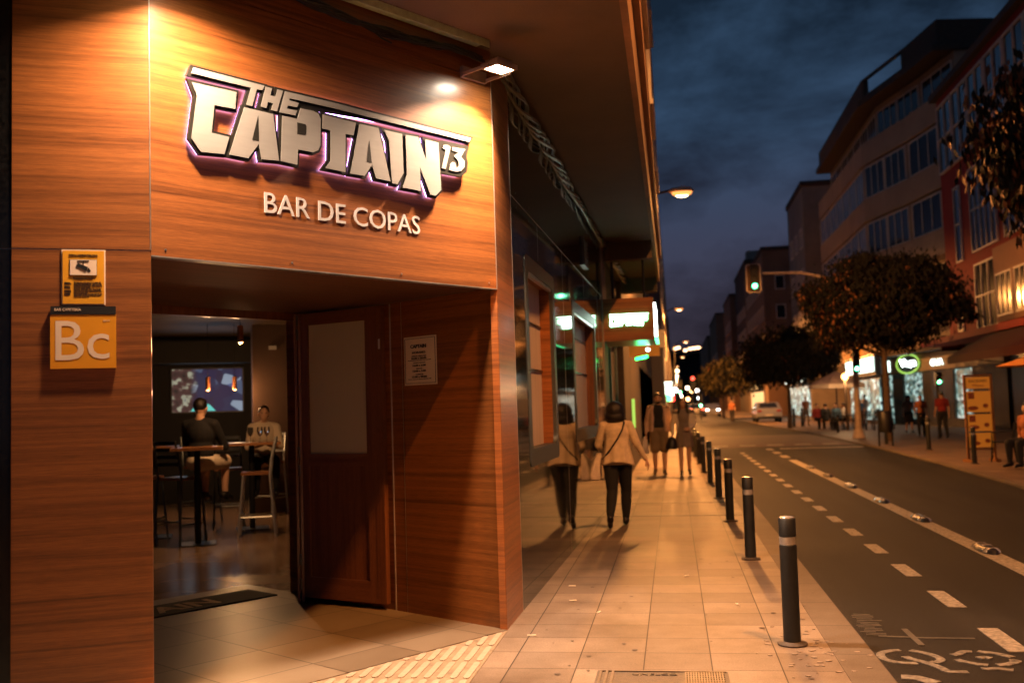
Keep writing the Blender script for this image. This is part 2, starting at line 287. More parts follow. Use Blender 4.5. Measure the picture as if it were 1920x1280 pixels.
MAT = dict(
 wood=wood('wood_laminate', (.105, .032, .0065), (.33, .113, .026)),
 door=wood('door_wood', (.10, .032, .012), (.20, .075, .028), rough=.38, coat=.35, su=.8, sv=30, vert=True),
 doorh=wood('door_wood_rail', (.10, .032, .012), (.20, .075, .028), rough=.38, coat=.35, su=.8, sv=30),
 black=M_('black_glossy_panel', (.010, .010, .009), .045, var=.3, scale=2, spec=1.0),
 granite=M_('black_granite', (.008, .008, .008), .16, var=.8, scale=40),
 joint=M_('aluminium_joint', (.55, .5, .42), .3, .8),
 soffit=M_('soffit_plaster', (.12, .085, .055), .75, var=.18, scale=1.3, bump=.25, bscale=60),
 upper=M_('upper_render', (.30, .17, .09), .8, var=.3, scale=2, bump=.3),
 cable=M_('cable_rubber', (.010, .011, .010), .38, var=.3),
 cablec=M_('cable_sleeve', (.16, .18, .15), .3, .3),
 strip=M_('pale_green_steel', (.62, .78, .55), .5, .1, var=.15, scale=20),
 plate=M_('sign_backing', (.035, .033, .026), .35, .5, var=.2),
 letter=M_('brushed_sign_face', (.34, .335, .31), .40, .35, var=.06, scale=3, stretch=(1, 1, 8)),
 white_txt=M_('white_vinyl', (.50, .48, .46), .5, var=.05),
 yellow=M_('yellow_plastic', (.78, .36, .02), .35, var=.05, coat=.3), yellow2=M_('orange_plate', (.80, .33, .015), .3, var=.04, coat=.3),
 ink=M_('black_ink', (.012, .011, .010), .5), paper=M_('paper', (.88, .78, .60), .6, var=.05), peach=M_('pale_lettering', (.85, .66, .48), .5, var=.04),
 frost=M_('frosted_glass', (.50, .46, .36), .28, var=.08, scale=300, bump=.2, bscale=500),
 curtain=M_('window_blind', (.55, .46, .42), .6, var=.12, scale=2, stretch=(8, 8, .3)),
 steel=M_('brushed_steel', (.12, .125, .115), .42, .9, var=.1, scale=30),
 chrome=M_('chrome', (.75, .8, .8), .30, .75, var=.05),
 gunmetal=M_('gunmetal', (.10, .11, .11), .3, .8), darksteel=M_('dark_steel', (.03, .03, .03), .35, .6),
 lampbody=M_('lamp_housing', (.45, .36, .28), .45, .2),
 bollard=M_('bollard_paint', (.012, .013, .012), .5, .0, var=.4, scale=14, bump=.15), band=M_('reflective_band', (.62, .60, .55), .25, .7, var=.2, scale=25),
 asphalt=asphalt(),
 redroad=M_('red_asphalt', (.07, .028, .018), .7, var=.35, scale=2, bump=.4, bscale=120),
 paint=M_('road_paint', (.25, .225, .185), .65, var=.65, scale=22, bump=.4, bscale=130),
 paintworn=M_('flaking_road_paint', (.15, .135, .11), .7, var=.85, scale=24, bump=.5, bscale=120), wornpaint=M_('worn_road_paint', (.065, .058, .048), .65, var=.6, scale=16, bump=.4),
 pave=tiles('pavement_tiles', (.20, .155, .115), (.30, .235, .175), (.045, .034, .026), .40, .40, .6, jw=.0045, shift=(.24, -.01), wear=.3, stain=(.38, .34, .30)),
 kerb=tiles('kerb_stone', (.15, .12, .09), (.20, .16, .12), (.08, .06, .05), .58, .8, .7, jw=.006, shift=(-.56, 0)),
 darkband=M_('dark_stone_band', (.09, .07, .055), .6, scale=8),
 porch=tiles('porch_tiles', (.18, .14, .095), (.26, .21, .15), (.045, .032, .022), .6, .6, .36, jw=.007, bump=.06, wear=.12, shift=(.2, .25), stain=(.62, .56, .5)),
 inner=tiles('bar_floor_tiles', (.28, .18, .11), (.36, .24, .15), (.07, .05, .035), 1.2, .6, .2, jw=.003, bump=.05, wear=.15, off=.5),
 tact=M_('tactile_base', (.26, .20, .13), .6, var=.35, scale=10), ridge=M_('tactile_ridge', (.38, .32, .24), .5, var=.15, scale=20),
 iron=M_('cast_iron', (.08, .062, .048), .55, .3, var=.4, scale=30, bump=.3), dirt=M_('dirt_stain', (.10, .075, .055), .8), chip=M_('paint_chip', (.30, .24, .185), .7),
 mat_rub=M_('rubber_mat', (.018, .014, .011), .8, scale=50, bump=.5), matletter=M_('mat_lettering', (.42, .31, .20), .85),
 inblack=M_('bar_black_wall', (.006, .005, .005), .7), column=M_('brown_column', (.075, .038, .022), .7, var=.15, scale=2), ceil=wood('slatted_ceiling', (.05, .03, .018), (.13, .085, .05), rough=.6, coat=0, su=.4, sv=9),
 table=wood('table_wood', (.22, .09, .03), (.42, .19, .07), rough=.35, coat=.3, su=1, sv=12), seatw=wood('stool_seat_wood', (.15, .06, .025), (.30, .13, .055), rough=.35, coat=.3, su=1, sv=12),
 glass_clear=0, copper=M_('copper', (.75, .30, .12), .3, .9), glass=M_('smoky_glass', (.05, .05, .05), .05, var=.1, coat=1),
 skin=M_('skin', (.60, .35, .23), .5, var=.08), skin2=M_('tanned_skin', (.55, .31, .19), .5, var=.08),
 hair=M_('dark_hair', (.010, .007, .005), .45, var=.6, scale=40, bump=.6, bscale=90), beige=M_('beige_knit', (.66, .52, .36), .9, var=.14, scale=14, bump=.5, bscale=160),
 blackcl=M_('black_cloth', (.012, .012, .014), .85, var=.3, scale=12, bump=.3), khaki=M_('khaki_cloth', (.20, .14, .085), .9, var=.15), greydress=M_('grey_dress', (.22, .165, .13), .9, var=.2, bump=.3),
 pinkjacket=M_('pale_jacket', (.52, .36, .28), .85, var=.15), cream=M_('cream_cloth', (.75, .64, .50), .85, var=.1), plasticbag=M_('white_carrier_bag', (.60, .50, .42), .4, var=.12, scale=9, bump=.6, bscale=22),
 redcl=M_('red_cloth', (.22, .02, .02), .85), orangecl=M_('orange_cloth', (.38, .13, .05), .85), bluecl=M_('blue_cloth', (.10, .22, .35), .85), whitecl=M_('white_cloth', (.6, .58, .55), .85), leather=M_('black_leather', (.012, .010, .010), .4),
 leaf=M_('leaf', (.005, .0046, .002), .95, var=.5, scale=2), leafd=M_('dark_leaf', (.005, .0055, .003), .9, var=.5, scale=2), leafy=M_('yellow_lamplight_leaf', (.075, .055, .012), .7, var=.5, scale=2), leafo=M_('orange_lamplight_leaf', (.16, .055, .010), .6, var=.5, scale=2), bark=M_('bark', (.12, .08, .05), .85, var=.4, scale=12, bump=.6),  # leafy and leafo have lamplight painted into their leaf colour
 redwall=M_('red_render', (.33, .022, .012), .8, var=.12, scale=1, bump=.2), peachwall=M_('peach_render', (.38, .20, .11), .8, var=.12, scale=1), beigewall=M_('beige_render', (.42, .29, .19), .8, var=.15, scale=.6),
 greywall=M_('grey_render', (.27, .23, .20), .8, var=.25, scale=.5), brownwall=M_('brown_render', (.20, .12, .075), .8, var=.2, scale=.4), darkwall=M_('dark_render', (.06, .04, .03), .8, var=.2), bluegrey=M_('bluegrey_render', (.20, .19, .20), .8, var=.12, scale=.5), sodiumlitwall=M_('sodium_tint_render', (.55, .28, .05), .8, var=.1),
 frame=M_('window_frame', (.72, .62, .52), .5, var=.1), pane=M_('window_pane', (.012, .014, .018), .08, var=.2, spec=.8), shutter=M_('shutter', (.30, .20, .14), .6, var=.05, stretch=(.1, .1, 40)),
 stone=M_('dark_shop_stone', (.035, .03, .028), .25, var=.4), awn=M_('dark_red_canvas', (.055, .010, .008), .85, var=.15), orangecanvas=M_('orange_canvas', (.60, .26, .06), .8), browncanvas=M_('brown_canvas', (.62, .44, .32), .85),
 plastic=M_('dark_resin', (.012, .012, .013), .45), carpaint=M_('silver_car_paint', (.30, .31, .33), .28, .5, var=.05, coat=.8), carpaint2=M_('dark_car_paint', (.05, .05, .06), .3, .4, coat=.8), tyre=M_('tyre', (.012, .012, .012), .8),
 menuframe=M_('menu_frame', (.20, .09, .03), .6), menuprint=M_('menu_print', (.30, .08, .03), .6), hill=M_('hill_scrub', (.020, .014, .012), .95, var=.5, scale=.03),
 e_flood=E_('flood_led', (1, .86, .66), 130), e_street=E_('sodium_lens', (1, .34, .08), 2.0), e_core=E_('sodium_core', (1, .62, .32), 14), e_curtain=E_('curtain_glow', (.62, 1, .66), 2.6), e_green=E_('green_signal', (.02, 1, .30), 8), e_greenw=E_('green_signal_core', (.30, 1, .62), 22), e_red=E_('red_signal', (1, .05, .03), 8),
 e_purple=E_('violet_led', (.72, .42, 1), 9), e_white=E_('shop_white', (.80, 1, .88), 3.0), e_whiteb=E_('neon_white', (.85, 1, .95), 9), e_neong=E_('neon_green', (.10, 1, .35), 4), e_yg=E_('neon_yellowgreen', (.55, 1, .15), .8),
 e_shop=E_('shop_interior', (.62, .90, .80), .9), e_warm=E_('warm_window', (1, .62, .25), 1.2), e_orange=E_('orange_lamp', (1, .40, .10), 12), e_head=E_('white_headlamp', (1, .9, .75), 14), e_tail=E_('tail_lamp', (1, .08, .04), 7), e_menu=E_('menu_light', (1, .30, .025), .24),
 e_house=E_('house_light', (1, .55, .28), 7),
)
def disp(name, sc_, k):
    m, nt, b = new_mat(name); tc = N(nt, 'ShaderNodeUVMap'); tc.uv_map = 'UVMap'
    v = N(nt, 'ShaderNodeTexVoronoi', i_Scale=sc_); v.feature = 'F1'; v.distance = 'CHEBYCHEV'; mp = N(nt, 'ShaderNodeMapping'); mp.inputs['Scale'].default_value = (1, 1.7, 1)
    nt.links.new(tc.outputs[0], mp.inputs[0]); nt.links.new(mp.outputs[0], v.inputs['Vector'])
    r = ramp(nt, [(0, (.04, .07, .07)), (.3, (.20, .36, .32)), (.5, (.7, 1, .92)), (.7, (.25, .30, .22)), (.85, (.9, 1, .9))], 'CONSTANT'); nt.links.new(v.outputs['Color'], r.inputs[0])
    nt.links.new(r.outputs[0], b.inputs['Emission Color']); setp(b, Emission_Strength=k, Base_Color=(.04, .05, .05, 1)); return m
MAT['e_display'] = disp('lit_shop_display', 2.2, 1.0)
_g, _gn, _gb = new_mat('clear_glass'); setp(_gb, Base_Color=(1, 1, 1, 1), Roughness=.02, Transmission_Weight=1., IOR=1.45); MAT['glass_clear'] = _g
def light(name, kind, loc, power, col, parent=None, size=.1, rot=None, spot=None, blend=.6):
    ld = bpy.data.lights.new(name, kind); ld.energy = power; ld.color = col
    if kind == 'AREA': ld.shape = 'RECTANGLE'; ld.size = size if not isinstance(size, tuple) else size[0]; ld.size_y = size if not isinstance(size, tuple) else size[1]
    else: ld.shadow_soft_size = size
    if spot: ld.spot_size = radians(spot); ld.spot_blend = blend
    o = bpy.data.objects.new(name, ld); C.objects.link(o)
    o.location = Vector(loc)-(parent.matrix_world.translation if parent else Vector())
    if rot is not None: o.rotation_euler = Vector(rot).to_track_quat('-Z', 'Y').to_euler()
    if parent: o.parent = parent
    return o
SODIUM = (1, .37, .085)
# ================================================================== GROUND
MB().quad((-400, -60, -.16), (400, -60, -.16), (400, 700, -.16), (-400, 700, -.16)).build('ground', M_('ground_earth', (.06, .05, .04), .9), kind='structure')
def G(px, py, z=0.):
    d = _f+_r*((px-960)/F35)+_u2*((640-py)/F35); t = (z-CAMH)/d.z; return (d.x*t, d.y*t)
KL = [(4.6, -20), (4.9, 8), (5.74, 18), (6.05, 24), (6.25, 32), (6.3, 45), (5.9, 60), (5.6, 80), (5.5, 400)]
MB().slab([(1.14, -20), (7.5, -20), (7.5, 400), (1.14, 400)], -.15, -.012).build('road', MAT['asphalt'], kind='structure')
MB().slab([(-30, -20), (.90, -20), (.90, 400), (-30, 400)], -.15, 0).build('pavement', MAT['pave'], kind='structure')
MB().slab([(.90, -20), (1.14, -20), (1.14, 400), (.90, 400)], -.14, .003).build('kerb', MAT['kerb'], kind='structure')
MB().slab(KL+[(60, 400), (60, -20)], -.15, .03).build('far_pavement', tiles('far_paving', (.17, .12, .09), (.21, .15, .11), (.06, .05, .04), .4, .4, .6), kind='structure')
m = MB()
for a, b in zip(KL, KL[1:]): m.slab([(a[0]-.14, a[1]), (a[0]-.003, a[1]), (b[0]-.003, b[1]), (b[0]-.14, b[1])], -.14, .034)
m.build('far_kerb', MAT['kerb'], kind='structure')
MB().slab([(1.15, 35), (6.0, 35), (6.0, 47), (1.15, 47)], -.1, -.008).build('raised_crossing', MAT['redroad'], kind='structure')
for i, y in enumerate((14.17, 16.0)):
    MB().slab([(-1.05, y-.05), (.89, y-.05), (.89, y+.05), (-1.05, y+.05)], -.05, .004).build('drain_strip', MAT['darkband'], kind='structure')
# road markings (each a countable mark)
def mark(pts, label=None, group=None, name='lane_dash', cat='road marking', m_='paint'):
    c = (sum(p[0] for p in pts)/len(pts), sum(p[1] for p in pts)/len(pts))
    return MB().slab(pts, -.014, -.007).build(name, MAT[m_], label=label, cat=cat, group=group)
for i in range(-1, 19):
    y = 6.86+1.345*i
    mark([(1.94, y-.32), (2.07, y-.32), (2.07, y+.32), (1.94, y+.32)], 'short pale dash of the broken line down the middle of the cycle lane', 'dashes of the cycle lane centre line')
mark([(2.9, 1), (3.1, 1), (3.1, 27), (2.9, 27)], 'long solid pale line with rubber humps beside the traffic lane', None, 'lane_line')
for y in (28.2, 30.4, 32.6): mark([(2.9, y), (3.1, y), (3.1, y+1.1), (2.9, y+1.1)], 'short wide block of the lane line where it breaks up before the crossing', 'blocks ending the lane line', 'lane_block')
mark([(3.35, 33.3), (5.95, 33.3), (5.95, 33.8), (3.35, 33.8)], 'pale stop line across the traffic lane before the crossing', None, 'stop_line')
for i in range(5): mark([(1.3+i*.95, 36.0), (1.85+i*.95, 36.0), (1.85+i*.95, 36.7), (1.3+i*.95, 36.7)], 'pale block in the near row across the raised crossing', 'blocks of the crossing', 'crossing_block', m_='paint')
def ribbon(mb, pts, w_, z0=-.014, z1=-.008):
    P = [Vector((*p, 0)) for p in pts]; Lf = []; Rt = []
    for i, p in enumerate(P):
        d = (P[min(i+1, len(P)-1)]-P[max(i-1, 0)]).normalized(); q = Vector((-d.y, d.x, 0))*w_/2
        Lf.append(p+q); Rt.append(p-q)
    for i in range(len(P)-1): mb.slab([tuple(Lf[i][:2]), tuple(Rt[i][:2]), tuple(Rt[i+1][:2]), tuple(Lf[i+1][:2])], z0, z1)
zc = lambda l: [G(1580+a/5.647, 1120+b/5.647, -.01) for a, b in l]
def smooth(p, k=4):
    o = []
    for i in range(len(p)-1):
        a = p[max(i-1, 0)]; b = p[i]; c = p[i+1]; d = p[min(i+2, len(p)-1)]
        for t in [j/k for j in range(k)]:
            o.append(tuple(.5*((2*b[q])+(-a[q]+c[q])*t+(2*a[q]-5*b[q]+4*c[q]-d[q])*t*t+(-a[q]+3*b[q]-3*c[q]+d[q])*t**3) for q in range(len(b))))
    o.append(tuple(p[-1])); return o
tb = thing('bicycle_symbol', 'worn painted bicycle symbol on the asphalt at the lower right', 'road marking', (*G(1740, 1230), -.0085))
for k, l in enumerate([[(610, 553), (500, 560), (420, 580), (400, 605), (440, 645), (540, 675), (680, 690), (790, 690)],
          [(715, 555), (830, 575), (950, 605), (1030, 640), (1035, 665), (980, 680), (925, 672)],
          [(660, 620), (740, 650), (900, 690), (1040, 740), (1130, 780), (1330, 785)],
          [(1160, 605), (1220, 595), (1280, 570), (1370, 572)], [(1430, 565), (1550, 580), (1680, 600), (1800, 630)],
          [(1205, 655), (1300, 680), (1420, 700), (1540, 712)], [(1640, 712), (1740, 705), (1800, 690), (1850, 670), (1770, 665)],
          [(1480, 752), (1640, 752), (1810, 765)], [(1440, 640), (1500, 632), (1570, 642)]]):
    m = MB(); ribbon(m, smooth(zc(l)), .05, z1=-.0085+.0003*k); m.build('painted_stroke', MAT['paintworn'], tb)
ribbon2 = MB(); ribbon(ribbon2, zc([(620, 835), (780, 845), (990, 900)]), .09); ribbon2.build('lane_arrow', MAT['paintworn'], label='end of a painted stroke on the asphalt cut off by the bottom of the picture', cat='road marking')
m = MB(); ribbon(m, zc([(380, 405), (900, 425), (1400, 430)]), .03); ribbon(m, zc([(650, 330), (840, 505)]), .04, z1=-.0072)
for k in range(14):
    x0 = 80+random.random()*90; y0 = 170+k*17; ribbon(m, zc([(x0+k*9, y0), (x0+k*9+160+random.random()*120, y0+random.random()*12)]), .018, z1=-.0096+.0001*k)
m.build('worn_marking', MAT['wornpaint'], label='scrubbed out old road marking, faint scratches on the asphalt by the kerb', cat='road marking')
# lane separators (rubber humps)
def hump():
    t = thing('lane_separator', 'black rubber lane separator hump', 'lane separator', (0, 0, 0), 'rubber humps along the solid lane line')
    m = MB()
    m.rings([(0, 0, .058, .03, .16), (0, 0, .052, .055, .24), (0, 0, .03, .08, .29), (0, 0, 0, .09, .31)], 20); m.build('hump_body', MAT['plastic'], t, True)
    for y in (-.19, 0, .19):
        m = MB(); m.rings([(0, y, .0615 if y == 0 else .056, .050, .030), (0, y, .03, .083, .035), (0, y, .01, .088, .05)], 12); m.build('reflector', MAT['band'], t, True)
    return t
h0 = hump()
for i, y in enumerate((8.1, 10.69, 13.35, 15.73, 18.37, 21.0, 23.6)):
    o = h0 if i == 0 else dup(h0, (3.02, y, -.008)); o.location = (3.02, y, -.008)
    o['label'] = ['nearest', 'second nearest', 'third nearest', 'fourth nearest', 'fifth nearest', 'sixth nearest', 'farthest'][i]+' black lane separator hump on the solid line'
# near ground dirt and gum spots
m = MB()
for i in range(90):
    x = random.uniform(-1.0, 1.1); y = 5.2+random.random()**1.6*14; r = random.uniform(.006, .02)
    m.lathe((x, y, .0045+.00001*i), [(r*1.1, 0), (r, .0006)], 7)
m.build('gum_stains', MAT['dirt'], kind='stuff', label='dark chewing gum spots trodden into the pavement', cat='stains')
m = MB()
for i in range(70):
    a = random.gauss(0, 1); b = random.gauss(0, 1)
    x = .78+a*.16; y = 6.45+b*.30; r = random.uniform(.003, .014)
    if abs(x-.68) < .1 and abs(y-6.64) < .12: continue
    pts = [(x+r*(1+.5*random.random())*cos(t)*1.3, y+r*(.6+.6*random.random())*sin(t)) for t in [k*pi/3.5 for k in range(7)]]
    m.slab(pts, .003, .0052+.00001*i)
m.build('paint_chips', MAT['chip'], kind='stuff', label='pale flecks of paint scattered round the nearest bollard', cat='stains')
for i, (x, y, a) in enumerate([(-.86, 8.05, .3), (-.62, 7.6, 1.2), (-1.02, 6.83, .2), (.05, 9.2, .8), (-.93, 8.7, .1), (.42, 7.9, 2.)]):
    m = MB(Fr((x, y, 0), (cos(a), sin(a), 0))); m.tube([(-.03, 0, .011), (0, .001, .010), (.03, 0, .010)], .004, 6)
    m.build('cigarette_end', MAT['paper'], label='small pale cigarette end lying on the pavement slabs', cat='litter', group='cigarette ends on the pavement')
# manhole
t = thing('manhole_cover', 'cast iron access cover with ribbed pattern and lettering set in the pavement', 'manhole cover', (-.13, 5.6, 0))
m = MB(); m.box(-.505, .245, 5.2, 5.97, -.02, .004); m.build('cover_frame', MAT['iron'], t)
m = MB(); 
for i in range(15): m.box(.0+i*.0148, .0085+i*.0148, 5.24, 5.93, .004, .010)
for k in range(18): m.box(-.0005, .2220, 5.26+k*.038, 5.268+k*.038, .004, .0088)
for i in range(3): m.box(-.49+i*.035, -.475+i*.035, 5.24, 5.94, .004, .010)
m.box(-.49, .235, 5.942, 5.955, .004, .010)
m.build('cover_ribs', M_('iron_ribs', (.12, .09, .065), .5, .3, var=.3, scale=20), t)
def text_mb(s, fr, x, z, w_, h_, y0, depth, align='C', bold=0):
    cu = bpy.data.curves.new('txt', 'FONT'); cu.body = s; cu.extrude = 0; cu.resolution_u = 3; cu.offset = bold
    o = bpy.data.objects.new('txt', cu); C.objects.link(o)
    dg = bpy.context.evaluated_depsgraph_get(); me = bpy.data.meshes.new_from_object(o.evaluated_get(dg))
    m = MB(fr)
    vs = [v.co.copy() for v in me.vertices]
    if vs:
        x0 = min(v.x for v in vs); x1 = max(v.x for v in vs); y_0 = min(v.y for v in vs); y_1 = max(v.y for v in vs)
        sx_ = w_/(x1-x0); sz = h_/(y_1-y_0)
        b = m.vs([(x+(v.x-x0)*sx_, y0, z+(v.y-y_0)*sz) for v in vs]); n = len(vs)
        b2 = m.vs([(x+(v.x-x0)*sx_, y0+depth, z+(v.y-y_0)*sz) for v in vs])
        for p in me.polygons:
            m.face([b+i for i in p.vertices])
        ec = {}
        for p in me.polygons:
            for e in p.edge_keys: ec[e] = ec.get(e, 0)+1
        for (a, c), k in ec.items():
            if k == 1: m.face([b+a, b+c, b2+c, b2+a])
    bpy.data.objects.remove(o); bpy.data.curves.remove(cu); bpy.data.meshes.remove(me)
    return m
class FlatFr(Fr):
    """text lying on the ground: x along ex, z of the text goes along +ey"""
    def __init__(s, o, ex, flip=1): super().__init__(o, ex); s.fl = flip
    def __call__(s, x, y, z): return s.o+s.x*x+s.y*z+Vector((0, 0, -y))
tm = text_mb('UNELCO', FlatFr((0, 0, 0), (1, 0, 0)), -.30, 5.865, .26, .035, -.0075, .003); tm.build('cover_lettering', MAT['ink'], t)
# ================================================================== THE BAR BUILDING
bar = thing('bar_building', 'wood panelled corner bar under a deep brown canopy, glossy black panels along the street', 'building', (-3, 10, 0))
ZS, ZC = 2.416, 4.16
# fascia over the door with chamfered look: main board, upper board
m = MB(S); m.box(-2.632, -.0, 0, .06, ZS, 3.932); m.build('fascia_panel', MAT['wood'], bar)
m = MB(S); m.box(-2.632, -.0, .003, .06, 3.937, ZC); m.build('upper_panel', MAT['wood'], bar)
m = MB(S); m.box(-2.632, 0.003, -.003, .061, ZS-.008, ZS-.0005); m.box(-.003, .003, -.004, -.0005, ZS-.008, 3.932); m.build('edge_trim', MAT['joint'], bar)
# screws near the bottom edge
m = MB(S)
for a in (-2.55, -1.75, -.9, -.08): m.cyl((a, -.003, ZS+.035), (a, .002, ZS+.035), .006, n=8)
m.build('screw_heads', MAT['joint'], bar, True)
# recess soffit (wood) and recess side wall
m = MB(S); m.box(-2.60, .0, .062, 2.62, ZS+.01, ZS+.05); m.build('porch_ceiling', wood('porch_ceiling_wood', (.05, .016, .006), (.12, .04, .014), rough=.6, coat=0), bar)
m = MB(S); m.box(.0, .004, .0, 1.052, 0, ZS+.005); m.build('reveal_panel', MAT['wood'], bar)
m = MB(S); m.box(.0, .05, 1.056, 2.62, 0, ZS+.005); m.build('reveal_panel', MAT['wood'], bar)
m = MB(S); m.cyl((.004, 1.19, 0), (.004, 1.19, ZS), .010, n=10); m.box(-.001, .003, 1.0525, 1.0555, 0, ZS); m.build('corner_bead', MAT['joint'], bar)
# left pilaster, front facing the crossing
def up_lo(fr, x0, x1, nm, y1=.05):
    m = MB(fr); m.box(x0, x1, 0, y1, 0, 2.436); m.build(nm, MAT['wood'], bar)
    m = MB(fr); m.box(x0, x1, 0, y1, 2.442, ZC); m.build(nm, MAT['wood'], bar)
up_lo(L, -.663, 0, 'pilaster_panel')
m = MB(L); m.box(-.663, 0, .004, .05, 2.436, 2.442); m.box(-.004, .0015, -.002, .05, 2.442, ZC-.01); m.build('panel_joint', MAT['joint'], bar)
m = MB(S); m.box(-2.69, -2.634, .05, 2.6, 0, ZC); m.build('recess_side', MAT['wood'], bar)
# black granite beside the pilaster
K = Fr(L(-.663, 0, 0), (.93, .36, 0))
m = MB(K); m.box(-3, -.004, .004, .3, 0, 2.436); m.build('granite_panel', MAT['granite'], bar)
m = MB(K); m.box(-3, -.004, .004, .3, 2.442, ZC); m.build('granite_panel', MAT['granite'], bar)
m = MB(K); m.box(-3, -.004, .012, .3, 2.436, 2.442); m.build('panel_joint', MAT['joint'], bar)
# street side: wood return, black glossy panels with two windows
m = MB(T); m.box(.002, .66, .0, .05, 0, ZC); m.build('return_panel', MAT['wood'], bar)
m = MB(T); m.box(.660, .664, -.002, .05, 0, ZC); m.build('panel_joint', MAT['joint'], bar)
WN = [(1.28, 2.90, 1.12, 2.80), (4.52, 7.05, 1.20, 2.74)]
m = MB(T); y0, y1 = 0, .05
segs = [(.664, 1.28), (2.90, 4.52), (7.05, 8.35)]
for a, b in segs: m.box(a, b, y0, y1, 0, 3.238)
for a, b, z0, z1 in WN: m.box(a, b, y0, y1, 0, z0); m.box(a, b, y0, y1, z1, 3.238)
m.build('black_panelling', MAT['black'], bar)
m = MB(T); m.box(.664, 8.35, y0, y1, 3.243, ZC); m.build('upper_black_panelling', MAT['black'], bar)
m = MB(T); m.box(.664, 8.35, -.0015, .03, 3.238, 3.243)
for a in (2.90-.9, 3.7, 5.8, 7.6): m.box(a, a+.003, -.0012, .0, 0 if a in (3.7, 7.6) else 2.9, 3.238)
m.build('panel_joint', MAT['joint'], bar)
m = MB(T); 
for a in [.9+.62*i for i in range(12)]: m.cyl((a, -.004, 3.30), (a, 0, 3.30), .008, n=8); m.cyl((a, -.004, 3.18), (a, 0, 3.18), .008, n=8)
m.build('screw_heads', MAT['steel'], bar, True)
def rrect(x0, x1, z0, z1, r, k=5):
    o = []
    for cx_, cz, a0 in ((x1-r, z0+r, -90), (x1-r, z1-r, 0), (x0+r, z1-r, 90), (x0+r, z0+r, 180)):
        for i in range(k+1): a = radians(a0+90*i/k); o.append((cx_+r*cos(a), cz+r*sin(a)))
    return o
for wi, (a, b, z0, z1) in enumerate(WN):
    fr_ = MB(T); o_ = rrect(a-.06, b+.06, z0-.06, z1+.06, .06); i_ = rrect(a+.07, b-.07, z0+.07, z1-.07, .10); n = len(o_)
    for yy in (-.007,):
        b0 = fr_.vs([(x, yy, z) for x, z in o_]); b1 = fr_.vs([(x, yy, z) for x, z in i_]); b2 = fr_.vs([(x, .001, z) for x, z in o_]); b3 = fr_.vs([(x, .03, z) for x, z in i_])
        for k in range(n):
            j = (k+1) % n
            fr_.face([b0+k, b0+j, b1+j, b1+k]); fr_.face([b0+j, b0+k, b2+k, b2+j]); fr_.face([b1+k, b1+j, b3+j, b3+k])
    wf = fr_.build('window', MAT['steel'], bar, True, label=('nearer' if wi == 0 else 'farther')+' window in the black wall with a thick rounded steel frame')
    m = MB(T); D = .13
    m.box(a+.07, b-.07, .03, D, z0+.05, z0+.07); m.box(a+.07, b-.07, .03, D, z1-.07, z1-.05); m.box(b-.07, b-.05, .03, D, z0+.05, z1-.05); m.box(a+.05, a+.07, .03, D, z0+.05, z1-.05)
    x = m.build('window_reveal', MAT['wood'] if wi == 0 else MAT['door'], wf, origin=bar.location)
    m = MB(T); m.box(a+.05, b-.05, D, D+.02, z0+.05, z1-.05); m.build('blind', MAT['curtain'], wf, origin=bar.location)
    m = MB(T); m.box(a+.07, b-.07, D-.015, D-.002, z0+.78, z0+.80); m.box(a+.07, b-.07, D-.015, D-.002, z0+1.22, z0+1.235); m.build('glazing_bar', MAT['darksteel'], wf, origin=bar.location)
    m = MB(T); m.box(a+.10, b-.10, -.004, D-.02, z0+.071, z0+.085); m.build('sill', MAT['steel'], wf, origin=bar.location)
    m = MB(T); m.box(a+.12, b-.12, .0, .04, z1-.10, z1-.071); m.build('frame_bead', MAT['chrome'], wf, origin=bar.location)
m = MB(T)
for i in range(6): m.box(5.8, 6.25, -.03, 0, 3.42+i*.055, 3.445+i*.055)
m.box(5.78, 5.8, -.03, 0, 3.4, 3.76); m.box(6.25, 6.27, -.03, 0, 3.4, 3.76); m.box(5.78, 6.27, -.035, 0, 3.385, 3.4)
m.build('vent_grille', MAT['steel'], bar)
# canopy slab, outer edge, upper facade
YE = 21.0
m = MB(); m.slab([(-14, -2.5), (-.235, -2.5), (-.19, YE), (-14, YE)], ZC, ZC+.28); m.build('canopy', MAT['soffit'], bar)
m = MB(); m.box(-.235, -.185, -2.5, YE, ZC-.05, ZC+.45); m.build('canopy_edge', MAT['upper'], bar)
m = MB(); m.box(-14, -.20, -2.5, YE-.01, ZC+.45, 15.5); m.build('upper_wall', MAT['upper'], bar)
m = MB()
for i in range(4):
    z = ZC+.45+i*2.9
    m.box(-.2, -.13, -2.5, YE, z, z+.16); m.box(-.2, -.15, -2.5, YE, z+.95, z+1.03)
for k in range(60): 
    y = -2+k*.38; m.box(-.2, -.155, y, y+.05, ZC+.62, ZC+1.40)
m.build('string_course', MAT['peachwall'], bar)
for i in range(3):
    for k in range(5):
        y = 1.5+k*4; z = ZC+1.55+i*2.9
        f = MB(); f.box(-.2, -.12, y, y+.09, z, z+1.4); f.box(-.2, -.12, y+1.71, y+1.8, z, z+1.4); f.box(-.2, -.12, y+.09, y+1.71, z+1.32, z+1.4); f.box(-.2, -.10, y-.05, y+1.85, z-.08, z)
        f = f.build('window', MAT['frame'], bar); g_ = MB(); g_.box(-.2, -.18, y+.09, y+1.71, z, z+1.32); g_.build('pane', MAT['pane'], f, origin=bar.location)
m = MB(T); m.box(8.35, 14.0, .9, 1.2, 0, ZC); m.build('side_wall', MAT['darkwall'], bar)
# beams across the soffit further on
for y in (15.9, 20.6): MB().box(-1.0, -.24, y, y+.35, ZC-.28, ZC).build('soffit_beam', MAT['soffit'], bar)
